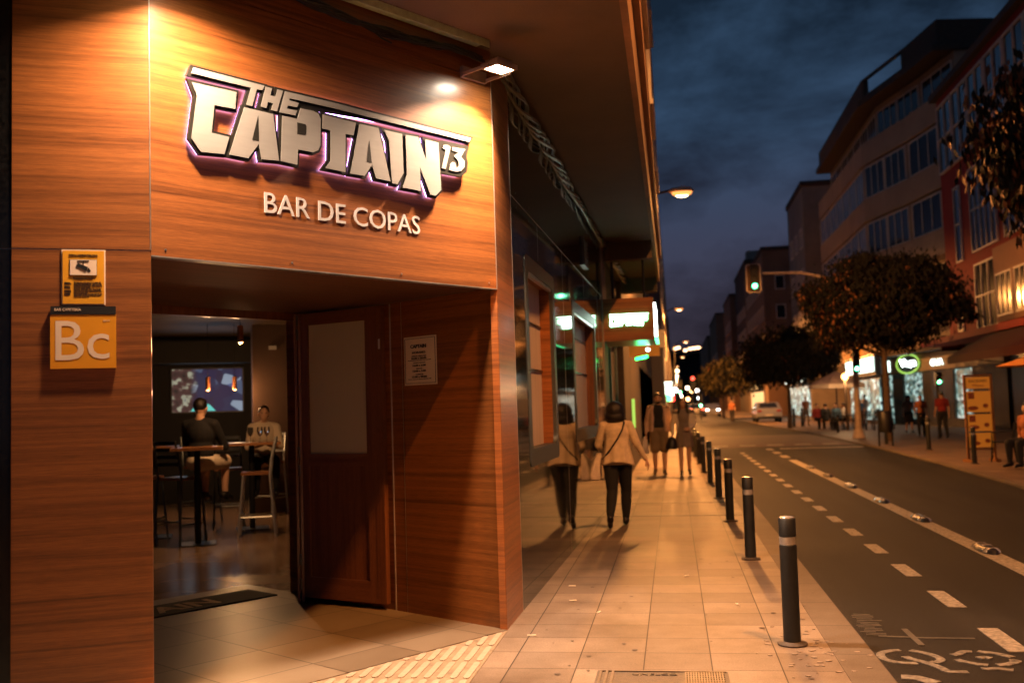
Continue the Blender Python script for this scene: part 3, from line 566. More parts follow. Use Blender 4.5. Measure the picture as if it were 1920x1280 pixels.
# cable duct (pale green angle) and cable bundles
m = MB(S); m.box(-3.6, -.16, -.155, -.15, ZC-.055, ZC-.002); m.box(-3.6, -.16, -.15, -.02, ZC-.012, ZC-.004)
m.build('steel_angle', MAT['strip'], label='pale green steel angle running along the top of the sign wall', cat='bracket')
m = MB(S)
for k in range(9):
    a0 = random.uniform(0, 6); pts = []
    for i in range(40):
        x = -3.4+i*.084
        sag = -.045*abs(sin((x+.3)*2.1))
        pts.append((x, -.035-.022*cos(a0+i*.35)-.01*sin(k), ZC-.085+sag+.024*sin(a0+i*.3)+.012*sin(i*1.1+k)))
    m.tube(pts, .011 if k < 6 else .006, 6)
m.tube([(-1.15, -.05, ZC-.15), (-1.07, -.055, ZC-.19), (-.99, -.06, ZC-.205)], .006, 6)
m.build('cable_bundle', MAT['cable'], smooth=True, label='sagging bundle of black cables along the top of the sign wall', cat='cables')
m = MB(T)
for k in range(8):
    a0 = random.uniform(0, 6); pts = []
    for i in range(130):
        x = .15+i*.107
        amp = .035+.02*sin(x*.7)
        pts.append((x, -.05-amp*cos(a0+i*.42), ZC-.07+.032*sin(a0+i*.42)-.03*abs(sin(x*1.1))))
    m.tube(pts, .012, 6)
m.build('twisted_cables', MAT['cablec'], smooth=True, label='thick twisted grey cables running under the canopy along the black wall', cat='cables')
# ------------------------------------------------------------------ logo sign
FACES= {'letter_t': [(-2.427, 3.448), (-1.981, 3.445), (-1.995, 3.416), (-2.032, 3.413), (-2.062, 3.309), (-2.102, 3.31), (-2.07, 3.413), (-2.441, 3.413)], 'letter_h': [(-1.972, 3.442), (-1.93, 3.442), (-1.943, 3.396), (-1.907, 3.397), (-1.893, 3.443), (-1.855, 3.443), (-1.899, 3.311), (-1.938, 3.312), (-1.924, 3.353), (-1.959, 3.355), (-1.97, 3.317), (-2.007, 3.318)], 'letter_e': [(-1.841, 3.443), (-1.504, 3.448), (-0.307, 3.441), (-0.328, 3.411), (-1.505, 3.413), (-1.807, 3.408), (-1.813, 3.395), (-1.744, 3.393), (-1.759, 3.365), (-1.824, 3.36), (-1.83, 3.342), (-1.76, 3.343), (-1.772, 3.312), (-1.881, 3.311)], 'letter_c': [(-2.438, 3.364), (-2.163, 3.368), (-2.174, 3.269), (-2.303, 3.266), (-2.322, 3.107), (-2.213, 3.104), (-2.245, 3.002), (-2.387, 2.99), (-2.443, 3.056), (-2.408, 3.294)], 'letter_a': [(-2.115, 3.292), (-1.925, 3.29), (-1.89, 3.022), (-2.006, 3.013), (-2.024, 3.098), (-2.094, 3.003), (-2.214, 3.005)], 'letter_p': [(-1.758, 3.295), (-1.734, 3.363), (-1.644, 3.366), (-1.606, 3.357), (-1.589, 3.328), (-1.595, 3.166), (-1.611, 3.133), (-1.649, 3.113), (-1.756, 3.112), (-1.764, 3.02), (-1.877, 3.023), (-1.863, 3.293)], 'letter_t2': [(-1.573, 3.358), (-1.321, 3.356), (-1.341, 3.272), (-1.404, 3.269), (-1.411, 3.03), (-1.561, 3.032), (-1.522, 3.083), (-1.516, 3.27), (-1.578, 3.271)], 'letter_a2': [(-1.292, 3.355), (-1.141, 3.356), (-1.051, 3.026), (-1.169, 3.028), (-1.2, 3.11), (-1.261, 3.029), (-1.373, 3.028)], 'letter_i': [(-1.093, 3.353), (-0.944, 3.354), (-0.939, 3.097), (-0.994, 3.016), (-1.038, 3.016), (-1.055, 3.288)], 'letter_n': [(-0.914, 3.354), (-0.803, 3.359), (-0.738, 3.217), (-0.743, 3.355), (-0.622, 3.353), (-0.608, 3.035), (-0.659, 2.986), (-0.707, 2.988), (-0.794, 3.158), (-0.794, 2.999), (-0.951, 3.0), (-0.911, 3.09)], 'digit_one': [(-0.574, 3.348), (-0.529, 3.352), (-0.509, 3.342), (-0.56, 3.184), (-0.598, 3.184), (-0.555, 3.316), (-0.587, 3.323)], 'digit_three': [(-0.492, 3.346), (-0.368, 3.353), (-0.412, 3.292), (-0.378, 3.267), (-0.38, 3.226), (-0.415, 3.192), (-0.465, 3.18), (-0.527, 3.182), (-0.517, 3.223), (-0.496, 3.242), (-0.471, 3.242), (-0.456, 3.205), (-0.433, 3.227), (-0.441, 3.259), (-0.476, 3.287), (-0.435, 3.318), (-0.497, 3.323)]}
DARK= {'A': [(-2.026, 3.261), (-2.023, 3.121), (-2.025, 3.113), (-2.068, 3.113)], 'P': [(-1.76, 3.273), (-1.702, 3.273), (-1.696, 3.264), (-1.699, 3.215), (-1.707, 3.207), (-1.761, 3.203)], 'A2': [(-1.218, 3.258), (-1.203, 3.122), (-1.241, 3.123)]}
PAD = [(-0.62, 3.349), (-0.576, 3.362), (-0.352, 3.365), (-0.370, 3.303), (-0.358, 3.262), (-0.370, 3.204), (-0.420, 3.168), (-0.603, 3.165)]
def offset_poly(P, d):
    n = len(P); ar = sum(P[i][0]*P[(i+1) % n][1]-P[(i+1) % n][0]*P[i][1] for i in range(n))
    if ar < 0: P = P[::-1]
    o = []
    for i in range(n):
        a = Vector(P[i-1]); b = Vector(P[i]); c = Vector(P[(i+1) % n])
        d1 = (b-a).normalized(); d2 = (c-b).normalized(); n1 = Vector((d1.y, -d1.x)); n2 = Vector((d2.y, -d2.x))
        k = 1+n1.dot(n2)
        v = (n1+n2)/max(k, .25); 
        if v.length > 2.2: v = v.normalized()*2.2
        o.append(tuple(b+v*d))
    return o
def logo(parent, fr, f, w_off, y_face, y_back, y_wall, dark, face, glow, sub_org=None, nice=True):
    """f maps logo (x,z) into the frame"""
    g_ = lambda P: [f(*p) for p in P]
    m = MB(fr)
    for k, (nm, P) in enumerate(list(FACES.items())+[('pad', PAD)]):
        m.prism(g_(offset_poly(P, w_off)), y_back-.0004*k, y_back+.018)
    m.build('sign_backing', dark, parent)
    for nm, P in FACES.items():
        MB(fr).prism(g_(P), y_face, y_back-.0068).build(nm.replace('2', ''), face, parent)
    m = MB(fr)
    for P in DARK.values(): m.prism(g_(P), y_face-.0015, y_face+.001)
    m.build('letter_counter', dark, parent)
    if glow:
        m = MB(fr)
        for k, (nm, P) in enumerate(list(FACES.items())+[('pad', PAD)]):
            m.prism(g_(offset_poly(P, w_off-.004)), y_back+.0185, y_back+.026+.0004*k)
        m.build('led_strip', glow, parent)
sign = thing('logo_sign', 'large back-lit sign reading THE CAPTAIN 13 in pale metal letters with violet glow', 'sign', S(-1.4, -.03, 3.0))
def _shift(x, z, y0=-.078, y1=-.034):
    p = Vector(S(x, y0, z)); c = Vector((0, 0, CAMH)); d = p-c
    n_ = S.y; t_ = (Vector(S(0, y1, 0))-c).dot(n_)/d.dot(n_); q = c+d*t_-S.o
    return (q.dot(S.x), q.z)
logo(sign, S, _shift, .0155, -.046, -.036, 0, MAT['plate'], MAT['letter'], MAT['e_purple'])
m = MB(S)
for x, z in ((-2.35, 3.2), (-1.9, 3.35), (-1.45, 3.1), (-1.0, 3.2), (-.7, 3.2)): m.cyl((x, -.016, z), (x, 0, z), .01, n=8)
m.build('standoff', MAT['steel'], sign)
text_mb('BAR DE COPAS', S, -1.936, 2.728, 1.206, .122, -.006, .006).build('lettering', MAT['white_txt'], label='flat white lettering BAR DE COPAS on the wood below the big sign', cat='lettering')
# ------------------------------------------------------------------ floodlights
def flood(a, label, n_=-.264, c=None, en=None, tl=0):
    c = c or S(a, n_, 3.915)
    t = thing('floodlight', label, 'floodlight', c, 'floodlights over the sign wall')
    m = MB(Fr(c, (.554, .8325, 0)))
    X0, X1, Y0, Y1 = -.105, .105, -.085, .075
    m.slab([(X0, Y0), (X1, Y0), (X1, Y1), (X0, Y1)], .010, .030); m.slab([(X0+.03, Y0+.02), (X1-.03, Y0+.02), (X1-.03, Y1-.02), (X0+.03, Y1-.02)], .030, .055)
    for q in ((X0, X0+.022, Y0, Y1), (X1-.022, X1, Y0, Y1), (X0+.022, X1-.022, Y0, Y0+.02), (X0+.022, X1-.022, Y1-.02, Y1)): m.box(*q, -.006, .010)
    m.build('lamp_housing', MAT['lampbody'], t)
    m = MB(Fr(c, (.554, .8325, 0))); m.box(X0+.024, X1-.024, Y0+.022, Y1-.022, .004, .009); m.build('lamp_glass', MAT['e_flood'], t)
    m = MB(Fr(c, (.554, .8325, 0))); m.box(-.12, -.108, -.01, .26, -.012, .012); m.box(.108, .12, -.01, .26, -.012, .012); m.box(-.12, .12, .235, .262, -.02, .06); m.build('lamp_bracket', MAT['lampbody'], t)
    l = light('flood_light', 'AREA', c+Vector((0, 0, -.012)), 95, (1, .64, .42), t, (.15, .11), rot=tuple(Vector((.20*.8325, -.20*.554, -1))+S.x*(tl or (.06 if a < -1 else -.10))))
    l.data.spread = radians(128 if a > -1 else 162); l.data.energy = en or (180 if a > -1 else 138)
    return t
flood(-.191, 'bright square floodlight at the corner end of the sign wall')
flood(-2.60, 'square floodlight above the left end of the sign wall, mostly out of the picture', -.36)
# ------------------------------------------------------------------ small signs
t = thing('opening_hours_sign', 'cream paper sheet with opening hours on the wood panel beside the door', 'notice', S(-.005, .83, 1.94))
R = Fr(S(0, 1.02, 0), (.8325, -.554, 0))   # faces the porch; x goes from inside to outside
# R.y points to +S.x ; the sheet front is at negative y
MB(R).box(0, .372, -.006, -.002, 1.757, 2.133).build('paper_sheet', MAT['paper'], t)
m = MB(R)
for q in ((.012, .360, 1.770, 1.773), (.012, .360, 2.117, 2.120), (.012, .015, 1.773, 2.117), (.357, .360, 1.773, 2.117)): m.box(q[0], q[1], -.0085, -.006, q[2], q[3])
m.build('border_line', MAT['ink'], t)
for s_, x, z, w_, h_, b in (('CAPTAIN', .078, 2.043, .18, .028, .03), ('HORARIO', .098, 2.000, .15, .017, .02), ('MARTES / MIERCOLES', .092, 1.977, .165, .008, 0), ('16:00 a 00:00', .088, 1.957, .17, .014, .02), ('Fiestas vispera de festivo hasta las 2:00', .048, 1.944, .26, .008, 0),
                         ('JUEVES / VIERNES', .11, 1.924, .135, .008, 0), ('16:00 a 2:00', .10, 1.901, .15, .015, .02), ('SABADOS', .14, 1.880, .07, .008, 0), ('12:00 a 2:00', .10, 1.858, .15, .015, .02), ('DOMINGOS', .135, 1.835, .085, .008, 0),
                         ('12:00 a 00:00', .09, 1.813, .17, .015, .02), ('Fiestas vispera de festivo hasta las 2:00', .048, 1.798, .26, .008, 0)):
    text_mb(s_, R, x, z, w_, h_, -.009, .003, bold=b).build('printed_line', MAT['ink'], t)
t = thing('video_surveillance_sign', 'yellow notice with a security camera drawing, fixed above the orange plate', 'notice', L(-.325, -.003, 2.15))
MB(L).box(-.431, -.222, -.005, -.001, 2.151, 2.437).build('notice_border', MAT['peach'], t)
MB(L).box(-.425, -.228, -.008, -.005, 2.157, 2.431).build('notice_board', MAT['yellow'], t)
MB(L).box(-.392, -.262, -.010, -.008, 2.303, 2.386).build('picture_frame', MAT['ink'], t)
MB(L).box(-.390, -.264, -.012, -.010, 2.305, 2.384).build('picture_panel', MAT['peach'], t)
m = MB(L); m.box(-.355, -.300, -.014, -.012, 2.376, 2.380); m.box(-.329, -.325, -.014, -.012, 2.352, 2.376)
m.prism([(-.362, 2.352), (-.352, 2.366), (-.305, 2.346), (-.312, 2.326)], -.0145, -.012); m.prism([(-.308, 2.338), (-.300, 2.343), (-.292, 2.326), (-.300, 2.322)], -.014, -.012); m.build('camera_drawing', MAT['ink'], t)
for s_, x, z, w_, h_, b in (('ZONA VIDEOVIGILADA', -.396, 2.402, .138, .011, .02), ('Proteccion de Datos', -.375, 2.284, .095, .009, .01)):
    text_mb(s_, L, x, z, w_, h_, -.010, .002, bold=b).build('printed_line', MAT['ink'], t)
m = MB(L); random.seed(3)
for r in range(12):
    z = 2.266-r*.0066; x = -.372
    while x < -.242:
        w_ = random.uniform(.006, .02); m.box(x, min(x+w_, -.238), -.0095, -.008, z, z+.0032); x += w_+.003
        if r in (4, 8, 11) and x > -.31: break
for z0 in (2.264, 2.244, 2.224, 2.208):
    for q in range(2): m.box(-.417, -.39+random.random()*.008, -.0095, -.008, z0-q*.006, z0-q*.006+.0035)
m.build('small_print', MAT['ink'], t)
random.seed(11)
t = thing('cafe_category_plate', 'orange plate with big pale letters Bc under a black strip reading BAR CAFETERIA', 'sign', L(-.326, -.004, 1.82))
MB(L).box(-.482, -.171, -.020, -.004, 1.825, 2.100).build('plate_face', MAT['yellow2'], t)
MB(L).box(-.481, -.172, -.022, -.004, 2.102, 2.143).build('plate_header', MAT['ink'], t)
text_mb('BAR CAFETERÍA', L, -.462, 2.119, .125, .017, -.0235, .002, bold=.01).build('header_lettering', MAT['peach'], t)
text_mb('B', L, -.458, 1.868, .135, .20, -.0212, .0012).build('plate_letter', MAT['peach'], t)
text_mb('c', L, -.308, 1.872, .105, .13, -.0212, .0012).build('plate_letter', MAT['peach'], t)
text_mb('2019', L, -.232, 2.065, .03, .008, -.0215, .002).build('plate_mark', MAT['peach'], t)
# ------------------------------------------------------------------ porch floor, tactile paving
m = MB(S); m.slab([(-2.9, 0.0), (0.0, 0.0), (0.0, 3.3), (-2.9, 3.3)], -.1, .006); m.build('porch_floor', MAT['porch'], kind='structure')
pts = [S(-.02, 0, 0)[:2], S(-4.6, 0, 0)[:2], (-4.2, 3), (-1.21, 3)]
MB().slab([(-1.214, 6.995)]+[tuple(S(-4.4, -.004, 0)[:2])]+[(-3.66, 2.4), (-1.214, 2.4)], -.1, .005).build('tactile_paving', MAT['tact'], kind='structure')
m = MB()
k = 0
for i in range(32):
    x1 = -1.232-i*.0784; x0 = x1-.040
    ymax = 7.018+(x0+1.221)*(.8325/.554)-.03
    y = 6.95
    j = 0
    while True:
        yt = 7.31-j*.40; yb = yt-.365; j += 1
        if yb < 3.2: break
        tt = min(yt, ymax)
        if tt-yb < .05: continue
        m.slab([(x0, yb+.02), (x0+.012, yb), (x1-.012, yb), (x1, yb+.02), (x1, tt-.02), (x1-.012, tt), (x0+.012, tt), (x0, tt-.02)], .005, .0105)
m.build('tactile_ridges', MAT['ridge'], kind='stuff', label='raised pale ridges of the tactile paving in front of the porch', cat='paving')
# ------------------------------------------------------------------ door frame, leaves, mat
m = MB(S); m.box(-2.63, -.02, 2.22, 2.30, 2.36, 2.425); m.box(-.06, 0, 2.20, 2.32, 0, 2.36); m.build('door_frame', MAT['door'], bar)
t = thing('folding_door', 'open wooden folding door with a frosted pane above a solid panel', 'door', S(-.1, 2.2, 0))
# visible leaf: from hinge h to free end e
h = Vector(S(-.235, 2.06, 0)); e = Vector(S(-.055, 1.235, 0))
Dl = Fr(h, (e-h)); WL = (e-h).length
DB, DT = .055, 2.40
def doorbox(nm, mt, q, par=None): o = MB(Dl).box(*q).build(nm, MAT[mt], par or t, origin=t.location); return o
leaf = doorbox('door_leaf', 'door', (.0, .062, 0, .045, DB, DT))
for nm, q in (('stile', (WL-.165, WL-.085, 0, .045, DB, DT)), ('rail', (.062, WL-.165, 0, .045, DT-.10, DT)), ('rail', (.062, WL-.165, 0, .045, 1.13, 1.23)), ('rail', (.062, WL-.165, 0, .045, DB, DB+.17)),
               ('lower_panel', (.062, WL-.165, .014, .032, DB+.17, 1.13)), ('edge_stile', (WL-.082, WL, -.004, .045, DB, DT)), ('frosted_pane', (.062, WL-.165, .014, .026, 1.23, DT-.10)), ('pane_bead', (.062, .069, .004, .014, 1.23, DT-.10)), ('pane_bead', (WL-.172, WL-.165, .004, .014, 1.23, DT-.10)), ('bolt_plate', (WL-.03, WL-.012, -.006, -.004, 2.06, 2.14))):
    doorbox(nm, {'rail': 'doorh', 'frosted_pane': 'frost', 'pane_bead': 'doorh', 'bolt_plate': 'white_txt'}.get(nm, 'door'), q)
# second leaf seen edge on, with hinges
D2 = Fr(h, (h-Vector((0, 0, 0))).normalized())
MB(D2).box(-.0, .62, .006, .030, .02, DT).build('folded_leaf', MAT['door'], t)
MB(D2).box(-.0, .62, .040, .062, .02, DT).build('folded_leaf', MAT['door'], t)
m = MB(D2)
for z in (.12, .32, 1.05, 1.2, 2.18, 2.3): m.cyl((-.012, .034, z), (-.012, .034, z+.09), .009, n=8)
m.build('hinge', MAT['steel'], t, True)
t = thing('door_mat', 'dark rubber door mat with the bar name worn into it, just inside the door', 'door mat', S(-1.3, 2.79, 0))
MB(S).slab([(-2.3, 2.566), (-.171, 2.566), (-.171, 3.02), (-2.3, 3.02)], .006, .016).build('mat_base', MAT['mat_rub'], t)
class MatFr(Fr):
    def __call__(s, x, y, z): return s.o+s.x*x+s.y*z+Vector((0, 0, -y))
text_mb('CAPTAIN', MatFr(P0, (.554, .8325, 0)), -2.0, 2.66, 1.35, .25, -.0185, .002, bold=.03).build('mat_lettering', MAT['matletter'], t)
# ------------------------------------------------------------------ bar interior
m = MB(); m.slab([(-16, 8.6), (-2.6, 8.6), (-1.35, 9.5), (-1.35, 26), (-16, 26)], -.1, .0025); m.build('bar_floor', MAT['inner'], kind='structure')
m = MB(S); m.slab([(-5.5, 3.3), (0.0, 3.3), (0.0, 5), (-5.5, 5)], -.1, .004); 
m.build('bar_floor_front', MAT['inner'], kind='structure')
m = MB(V); m.box(-10, 3.5, 19.35, 19.5, 0, 3.1); m.build('back_wall', MAT['inblack'], bar)
m = MB(); m.slab([(-15, 8.2), (-1.45, 8.2), (-1.3, 24), (-15, 24)], 3.05, 3.1)
m.build('bar_ceiling', MAT['ceil'], bar)
m = MB(V); m.box(.60, 3.6, 16.7, 17.4, 0, 3.05); m.build('column', MAT['column'], bar)
m = MB(V); m.box(-8, 1.5, 18.8, 19.34, 2.55, 2.95); m.build('bulkhead', MAT['inblack'], bar)
m = MB(V); m.box(.86, .98, 16.66, 16.7, 2.64, 2.70); m.build('socket', MAT['white_txt'], bar)
m = MB(T); m.box(.66, 14, .22, .3, 0, 3.05); m.build('inner_wall', MAT['column'], bar)
m = MB(V); m.box(-10, -7.5, 8.5, 19.4, 0, 3.05); m.build('inner_wall', MAT['inblack'], bar)
t = thing('television', 'lit flat television showing blue and violet shapes on the black wall', 'television', V(-.12, 19.3, 2.1))
t_tv = t
# picture: irregular facets
random.seed(21)
tvx0, tvx1, tvz0, tvz1 = -.74, .50, 1.68, 2.46
MB(V).box(tvx0-.03, tvx1+.03, 19.26, 19.34, tvz0-.03, tvz1+.03).build('screen_casing', MAT['plastic'], t)
mm, ntv, bb = new_mat('screen_picture')
tcv = N(ntv, 'ShaderNodeUVMap'); tcv.uv_map = 'UVMap'
vo = N(ntv, 'ShaderNodeTexVoronoi', i_Scale=5.5); vo.feature = 'F1'
sepx = N(ntv, 'ShaderNodeSeparateXYZ'); ntv.links.new(tcv.outputs[0], sepx.inputs[0]); ntv.links.new(tcv.outputs[0], vo.inputs['Vector'])
rp = ramp(ntv, [(0, (.01, .012, .05)), (.30, (.012, .02, .06)), (.48, (.05, .08, .15)), (.60, (.22, .28, .36)), (.68, (.012, .012, .04)), (.85, (.06, .09, .22))], 'CONSTANT'); ntv.links.new(vo.outputs['Color'], rp.inputs[0])
nz = N(ntv, 'ShaderNodeTexNoise', i_Scale=7., i_Detail=4.); ntv.links.new(tcv.outputs[0], nz.inputs['Vector'])
rp2 = ramp(ntv, [(.3, (.01, .01, .01)), (.52, (.07, .03, .03)), (.62, (.35, .36, .26)), (.75, (.02, .02, .08))]); ntv.links.new(nz.outputs[0], rp2.inputs[0])
mrr = N(ntv, 'ShaderNodeMapRange'); mrr.inputs[1].default_value = -.42; mrr.inputs[2].default_value = -.28; ntv.links.new(sepx.outputs[0], mrr.inputs[0])
mxx = N(ntv, 'ShaderNodeMix', data_type='RGBA'); ntv.links.new(mrr.outputs[0], mxx.inputs[0]); ntv.links.new(rp2.outputs[0], mxx.inputs[6]); ntv.links.new(rp.outputs[0], mxx.inputs[7])
ntv.links.new(mxx.outputs[2], bb.inputs['Emission Color']); setp(bb, Emission_Strength=.95, Base_Color=(0, 0, 0, 1))
MB(V).box(tvx0, tvx1, 19.25, 19.26, tvz0, tvz1).build('screen', mm, t)
mm2 = E_('screen_teal', (.10, .55, .50), 1.0); m = MB(V); m.prism([(-.42, 1.69), (-.34, 1.80), (-.22, 1.87), (-.08, 1.80), (0.02, 1.69)], 19.245, 19.25); m.build('screen_shape', mm2, t)
# stools
def make_stool(fm='chrome'):
    t = thing('bar_stool', 'x', 'bar stool', (0, 0, 0), 'bar stools in the bar')
    MB().slab([(-.19, -.19), (.19, -.19), (.19, .17), (-.19, .17)], .80, .835).build('seat', MAT['seatw'], t)
    for sx_ in (-1, 1):
        MB().tube([(sx_*.21, -.23, 0), (sx_*.18, -.16, .80)], .014, 6).build('leg', MAT[fm], t, True)
        MB().tube([(sx_*.21, .24, 0), (sx_*.185, .175, .80), (sx_*.175, .20, 1.02), (sx_*.165, .26, 1.28)], .015, 6).build('leg', MAT[fm], t, True)
    m = MB(); m.tube([(-.195, -.2, .30), (.195, -.2, .30)], .012, 6); m.tube([(-.195, .2, .30), (.195, .2, .30)], .012, 6); m.tube([(-.195, -.2, .26), (-.195, .2, .26)], .01, 6); m.tube([(.195, -.2, .26), (.195, .2, .26)], .01, 6); m.build('footrest', MAT[fm], t, True)
    for z, y in ((1.0, .20), (1.09, .215), (1.18, .235), (1.26, .255)): MB().box(-.165, .165, y-.006, y+.006, z-.022, z+.022).build('back_slat', MAT[fm], t)
    return t
st = make_stool(); st2 = make_stool('gunmetal')
ST = [((-5.44, 12.45), radians(-70), 'bar stool seen from the side, its bright ladder back right of the small table'),
      ((-6.10, 11.65), radians(165), 'front bar stool nearest the door opening, its dark back to us'),
      ((-6.72, 11.9), radians(100), 'bar stool half hidden by the left edge of the doorway'),
      ((-6.45, 15.2), radians(-10), 'bar stool at the right against the brown column'),
      ((-6.35, 13.55), radians(25), 'bar stool the seated man in black is on'),
      ((-6.10, 15.75), radians(10), 'bar stool the woman in the pale shirt is on'),
      ((-7.1, 14.2), radians(60), 'bar stool behind the man, left of the tables'),
      ((-7.6, 13.3), radians(120), 'bar stool at the far left table')]
for i, (p, a, lb) in enumerate(ST):
    o = st if i == 0 else st2 if i == 1 else dup(st if i == 3 else st2, (*p, .0025), a); o.location = (*p, .0025); o.rotation_euler = (0, 0, a); o['label'] = lb
def bar_table(x0, x1, y, dep, z, label):
    t = thing('bar_table', label, 'table', V((x0+x1)/2, y+dep/2, 0), 'high tables in the bar')
    MB(V).box(x0, x1, y, y+dep, z-.035, z).build('tabletop', MAT['table'], t)
    m = MB(V); m.cyl(((x0+x1)/2, y+dep/2, .02), ((x0+x1)/2, y+dep/2, z-.035), .04, n=10); m.build('pedestal', MAT['darksteel'], t, True)
    m = MB(V); m.box((x0+x1)/2-.22, (x0+x1)/2+.22, y+dep/2-.22, y+dep/2+.22, .003, .02); m.build('table_base', MAT['darksteel'], t)
def vx(px, D): # lateral position in frame V at depth D
    return (px-400)/F35*D*.925
bar_table(vx(318, 12.9)*1.0, vx(415, 12.9), 12.75, .6, 1.20, 'small square high table nearest the door, above the empty stools')
bar_table(vx(415, 14.3), vx(523, 14.3), 14.1, .7, 1.20, 'high table between the man in black and the woman in the pale shirt')
bar_table(vx(240, 13.9), vx(333, 13.9), 13.8, .6, 1.20, 'high table at the left, cut by the door opening')
for i, px in enumerate((484, 497, 466)):
    p = V(vx(px, 14.4), 14.3, 1.20); m = MB(); m.lathe(tuple(p), [(.032, 0), (.005, .006), (.005, .08), (.03, .11), (.042, .16), (.036, .21)], 14)
    m.build('wine_glass', MAT['glass_clear' if i < 2 else 'glass'], smooth=True, label=['balloon wine glass in front of the woman at the high table', 'second wine glass, right of the first on the high table', 'dark glass at the left on the high table'][i], cat='glass')
for i, (px, D, z) in enumerate(((450, 12.5, 2.46), (388, 16.5, 2.0), (438, 16.5, 2.0))):
    c = V(vx(px, D), D, z); t = thing('pendant_lamp', ['copper tube pendant lamp nearest the door, high in front of the column', 'copper tube pendant lamp in front of the middle of the television', 'copper tube pendant lamp in front of the right edge of the television'][i], 'pendant lamp', c, 'copper pendant lamps')
    MB().lathe(tuple(c), [(.035, 0), (.035, .20), (.01, .21)], 14).build('lamp_shade', MAT['copper'], t, True)
    MB().cyl(tuple(c+Vector((0, 0, .21))), (c.x, c.y, 3.05), .004, n=5).build('cord', MAT['ink'], t)
    MB().lathe((c.x, c.y, c.z-.012), [(.02, 0), (.026, .01)], 10).build('bulb', E_('pendant_bulb%d' % i, (1, .6, .25), 6), t)
    light('pendant_light', 'POINT', c+Vector((0, 0, -.03)), 85 if i == 0 else 32, (1, .50, .20), t, .03)
light('tv_light', 'AREA', V(-.12, 19.2, 2.07), 2, (.6, .8, 1), t_tv, (1.2, .75), rot=tuple(V(-.2, 10, 1.2)-V(-.12, 19.2, 2.07)))
# ================================================================== STREET OBJECTS
def make_bollard():
    t = thing('bollard', 'x', 'bollard', (0, 0, 0), 'bollards along the kerb')
    MB().lathe((0, 0, .012), [(.052, 0), (.054, .02), (.054, .615), (.050, .62)], 24).build('post', MAT['bollard'], t, True)
    MB().lathe((0, 0, .632), [(.0525, 0), (.0525, .048)], 24).build('reflective_band', MAT['band'], t, True)
    MB().lathe((0, 0, .680), [(.050, 0), (.054, .003), (.054, .112), (.050, .118), (.046, .120)], 24).build('post_head', MAT['bollard'], t, True)
    MB().lathe((0, 0, .800), [(.047, 0), (.045, .004), (.02, .008)], 20).build('cap', MAT['band'], t, True)
    MB().lathe((0, 0, .0), [(.092, 0), (.094, .008), (.088, .014), (.060, .018), (.056, .022)], 24).build('base_flange', MAT['iron'], t, True); return t
b0 = make_bollard()
ordn = ['nearest', 'second', 'third', 'fourth', 'fifth', 'sixth', 'seventh', 'eighth', 'ninth', 'tenth']
for i, (x, y) in enumerate([(.683, 6.643), (.688, 10.17), (.667, 13.39), (.665, 16.6), (.64, 19.7), (.61, 22.86), (.585, 25.9), (.57, 29.3), (.56, 32.5), (.55, 36)]):
    o = b0 if i == 0 else dup(b0, (x, y, 0)); o.location = (x, y, .003); o.rotation_euler = (random.uniform(-.012, .012), random.uniform(-.012, .012), random.uniform(0, 6))
    
    o['label'] = ('nearest black bollard, with its silver band and paint flecks round the foot' if i == 0 else '%s black bollard along the kerb counting from the front' % ordn[i])
def far_bollard(i, x, y, lb, sc_=1): dup(b0, (x, y, .03), label=lb, group='bollards along the far kerb', scale=sc_)
far_bollard(0, 6.46, 23.3, 'black bollard on the far kerb in front of the lit menu board')
far_bollard(1, 7.05, 29.7, 'black bollard on the far pavement in front of the man in red', 1.15)
far_bollard(2, 6.75, 33.9, 'black bollard on the far kerb beside the litter bin')
far_bollard(3, 7.2, 46.4, 'black bollard on the far kerb under the parasol edge')
far_bollard(4, 7.2, 58.9, 'black bollard on the far pavement left of the cafe tables', 1.3)
far_bollard(5, 6.7, 58.4, 'black bollard on the far kerb right of the parked car', 1.3)
# ------------------------------------------------------------------ street lamps (sodium)
def street_lamp(x, y, z, label, xb, power=2300, on_pole=False):
    t = thing('street_lamp', label, 'street lamp', (x, y, z), 'sodium street lamps down the street')
    m = MB(); m.rings([(x-.08, y, z+.16, .10, .06), (x, y, z+.15, .26, .12), (x, y, z+.09, .33, .16), (x, y, z+.04, .32, .155)], 18); m.build('lamp_head', MAT['lampbody'], t, True)
    m = MB(); m.rings([(x+.02, y, z+.045, .27, .13), (x+.02, y, z-.03, .24, .12), (x+.02, y, z-.075, .12, .07)], 16); m.build('lens', MAT['e_street'], t, True)
    MB().ell((x+.02, y, z-.05), .17, .09, .05, 14, 8).build('lamp_core', MAT['e_core'], t, True)
    m = MB(); m.tube([(xb, y, z-.45), (xb+.25, y, z-.15), ((x+xb)/2, y, z+.02), (x-.25, y, z+.10)], .035, 8)
    if on_pole: m.cyl((xb, y, 0), (xb, y, z-.4), .08, .05, n=10)
    m.build('lamp_arm', MAT['darksteel'], t, True)
    light('sodium_light', 'SPOT', (x, y, z-.14), power, SODIUM, t, .12, rot=(.12 if z < 9 else 0, 0, -1), spot=179 if z < 9 else 156, blend=.10 if z < 9 else .12)
    return t
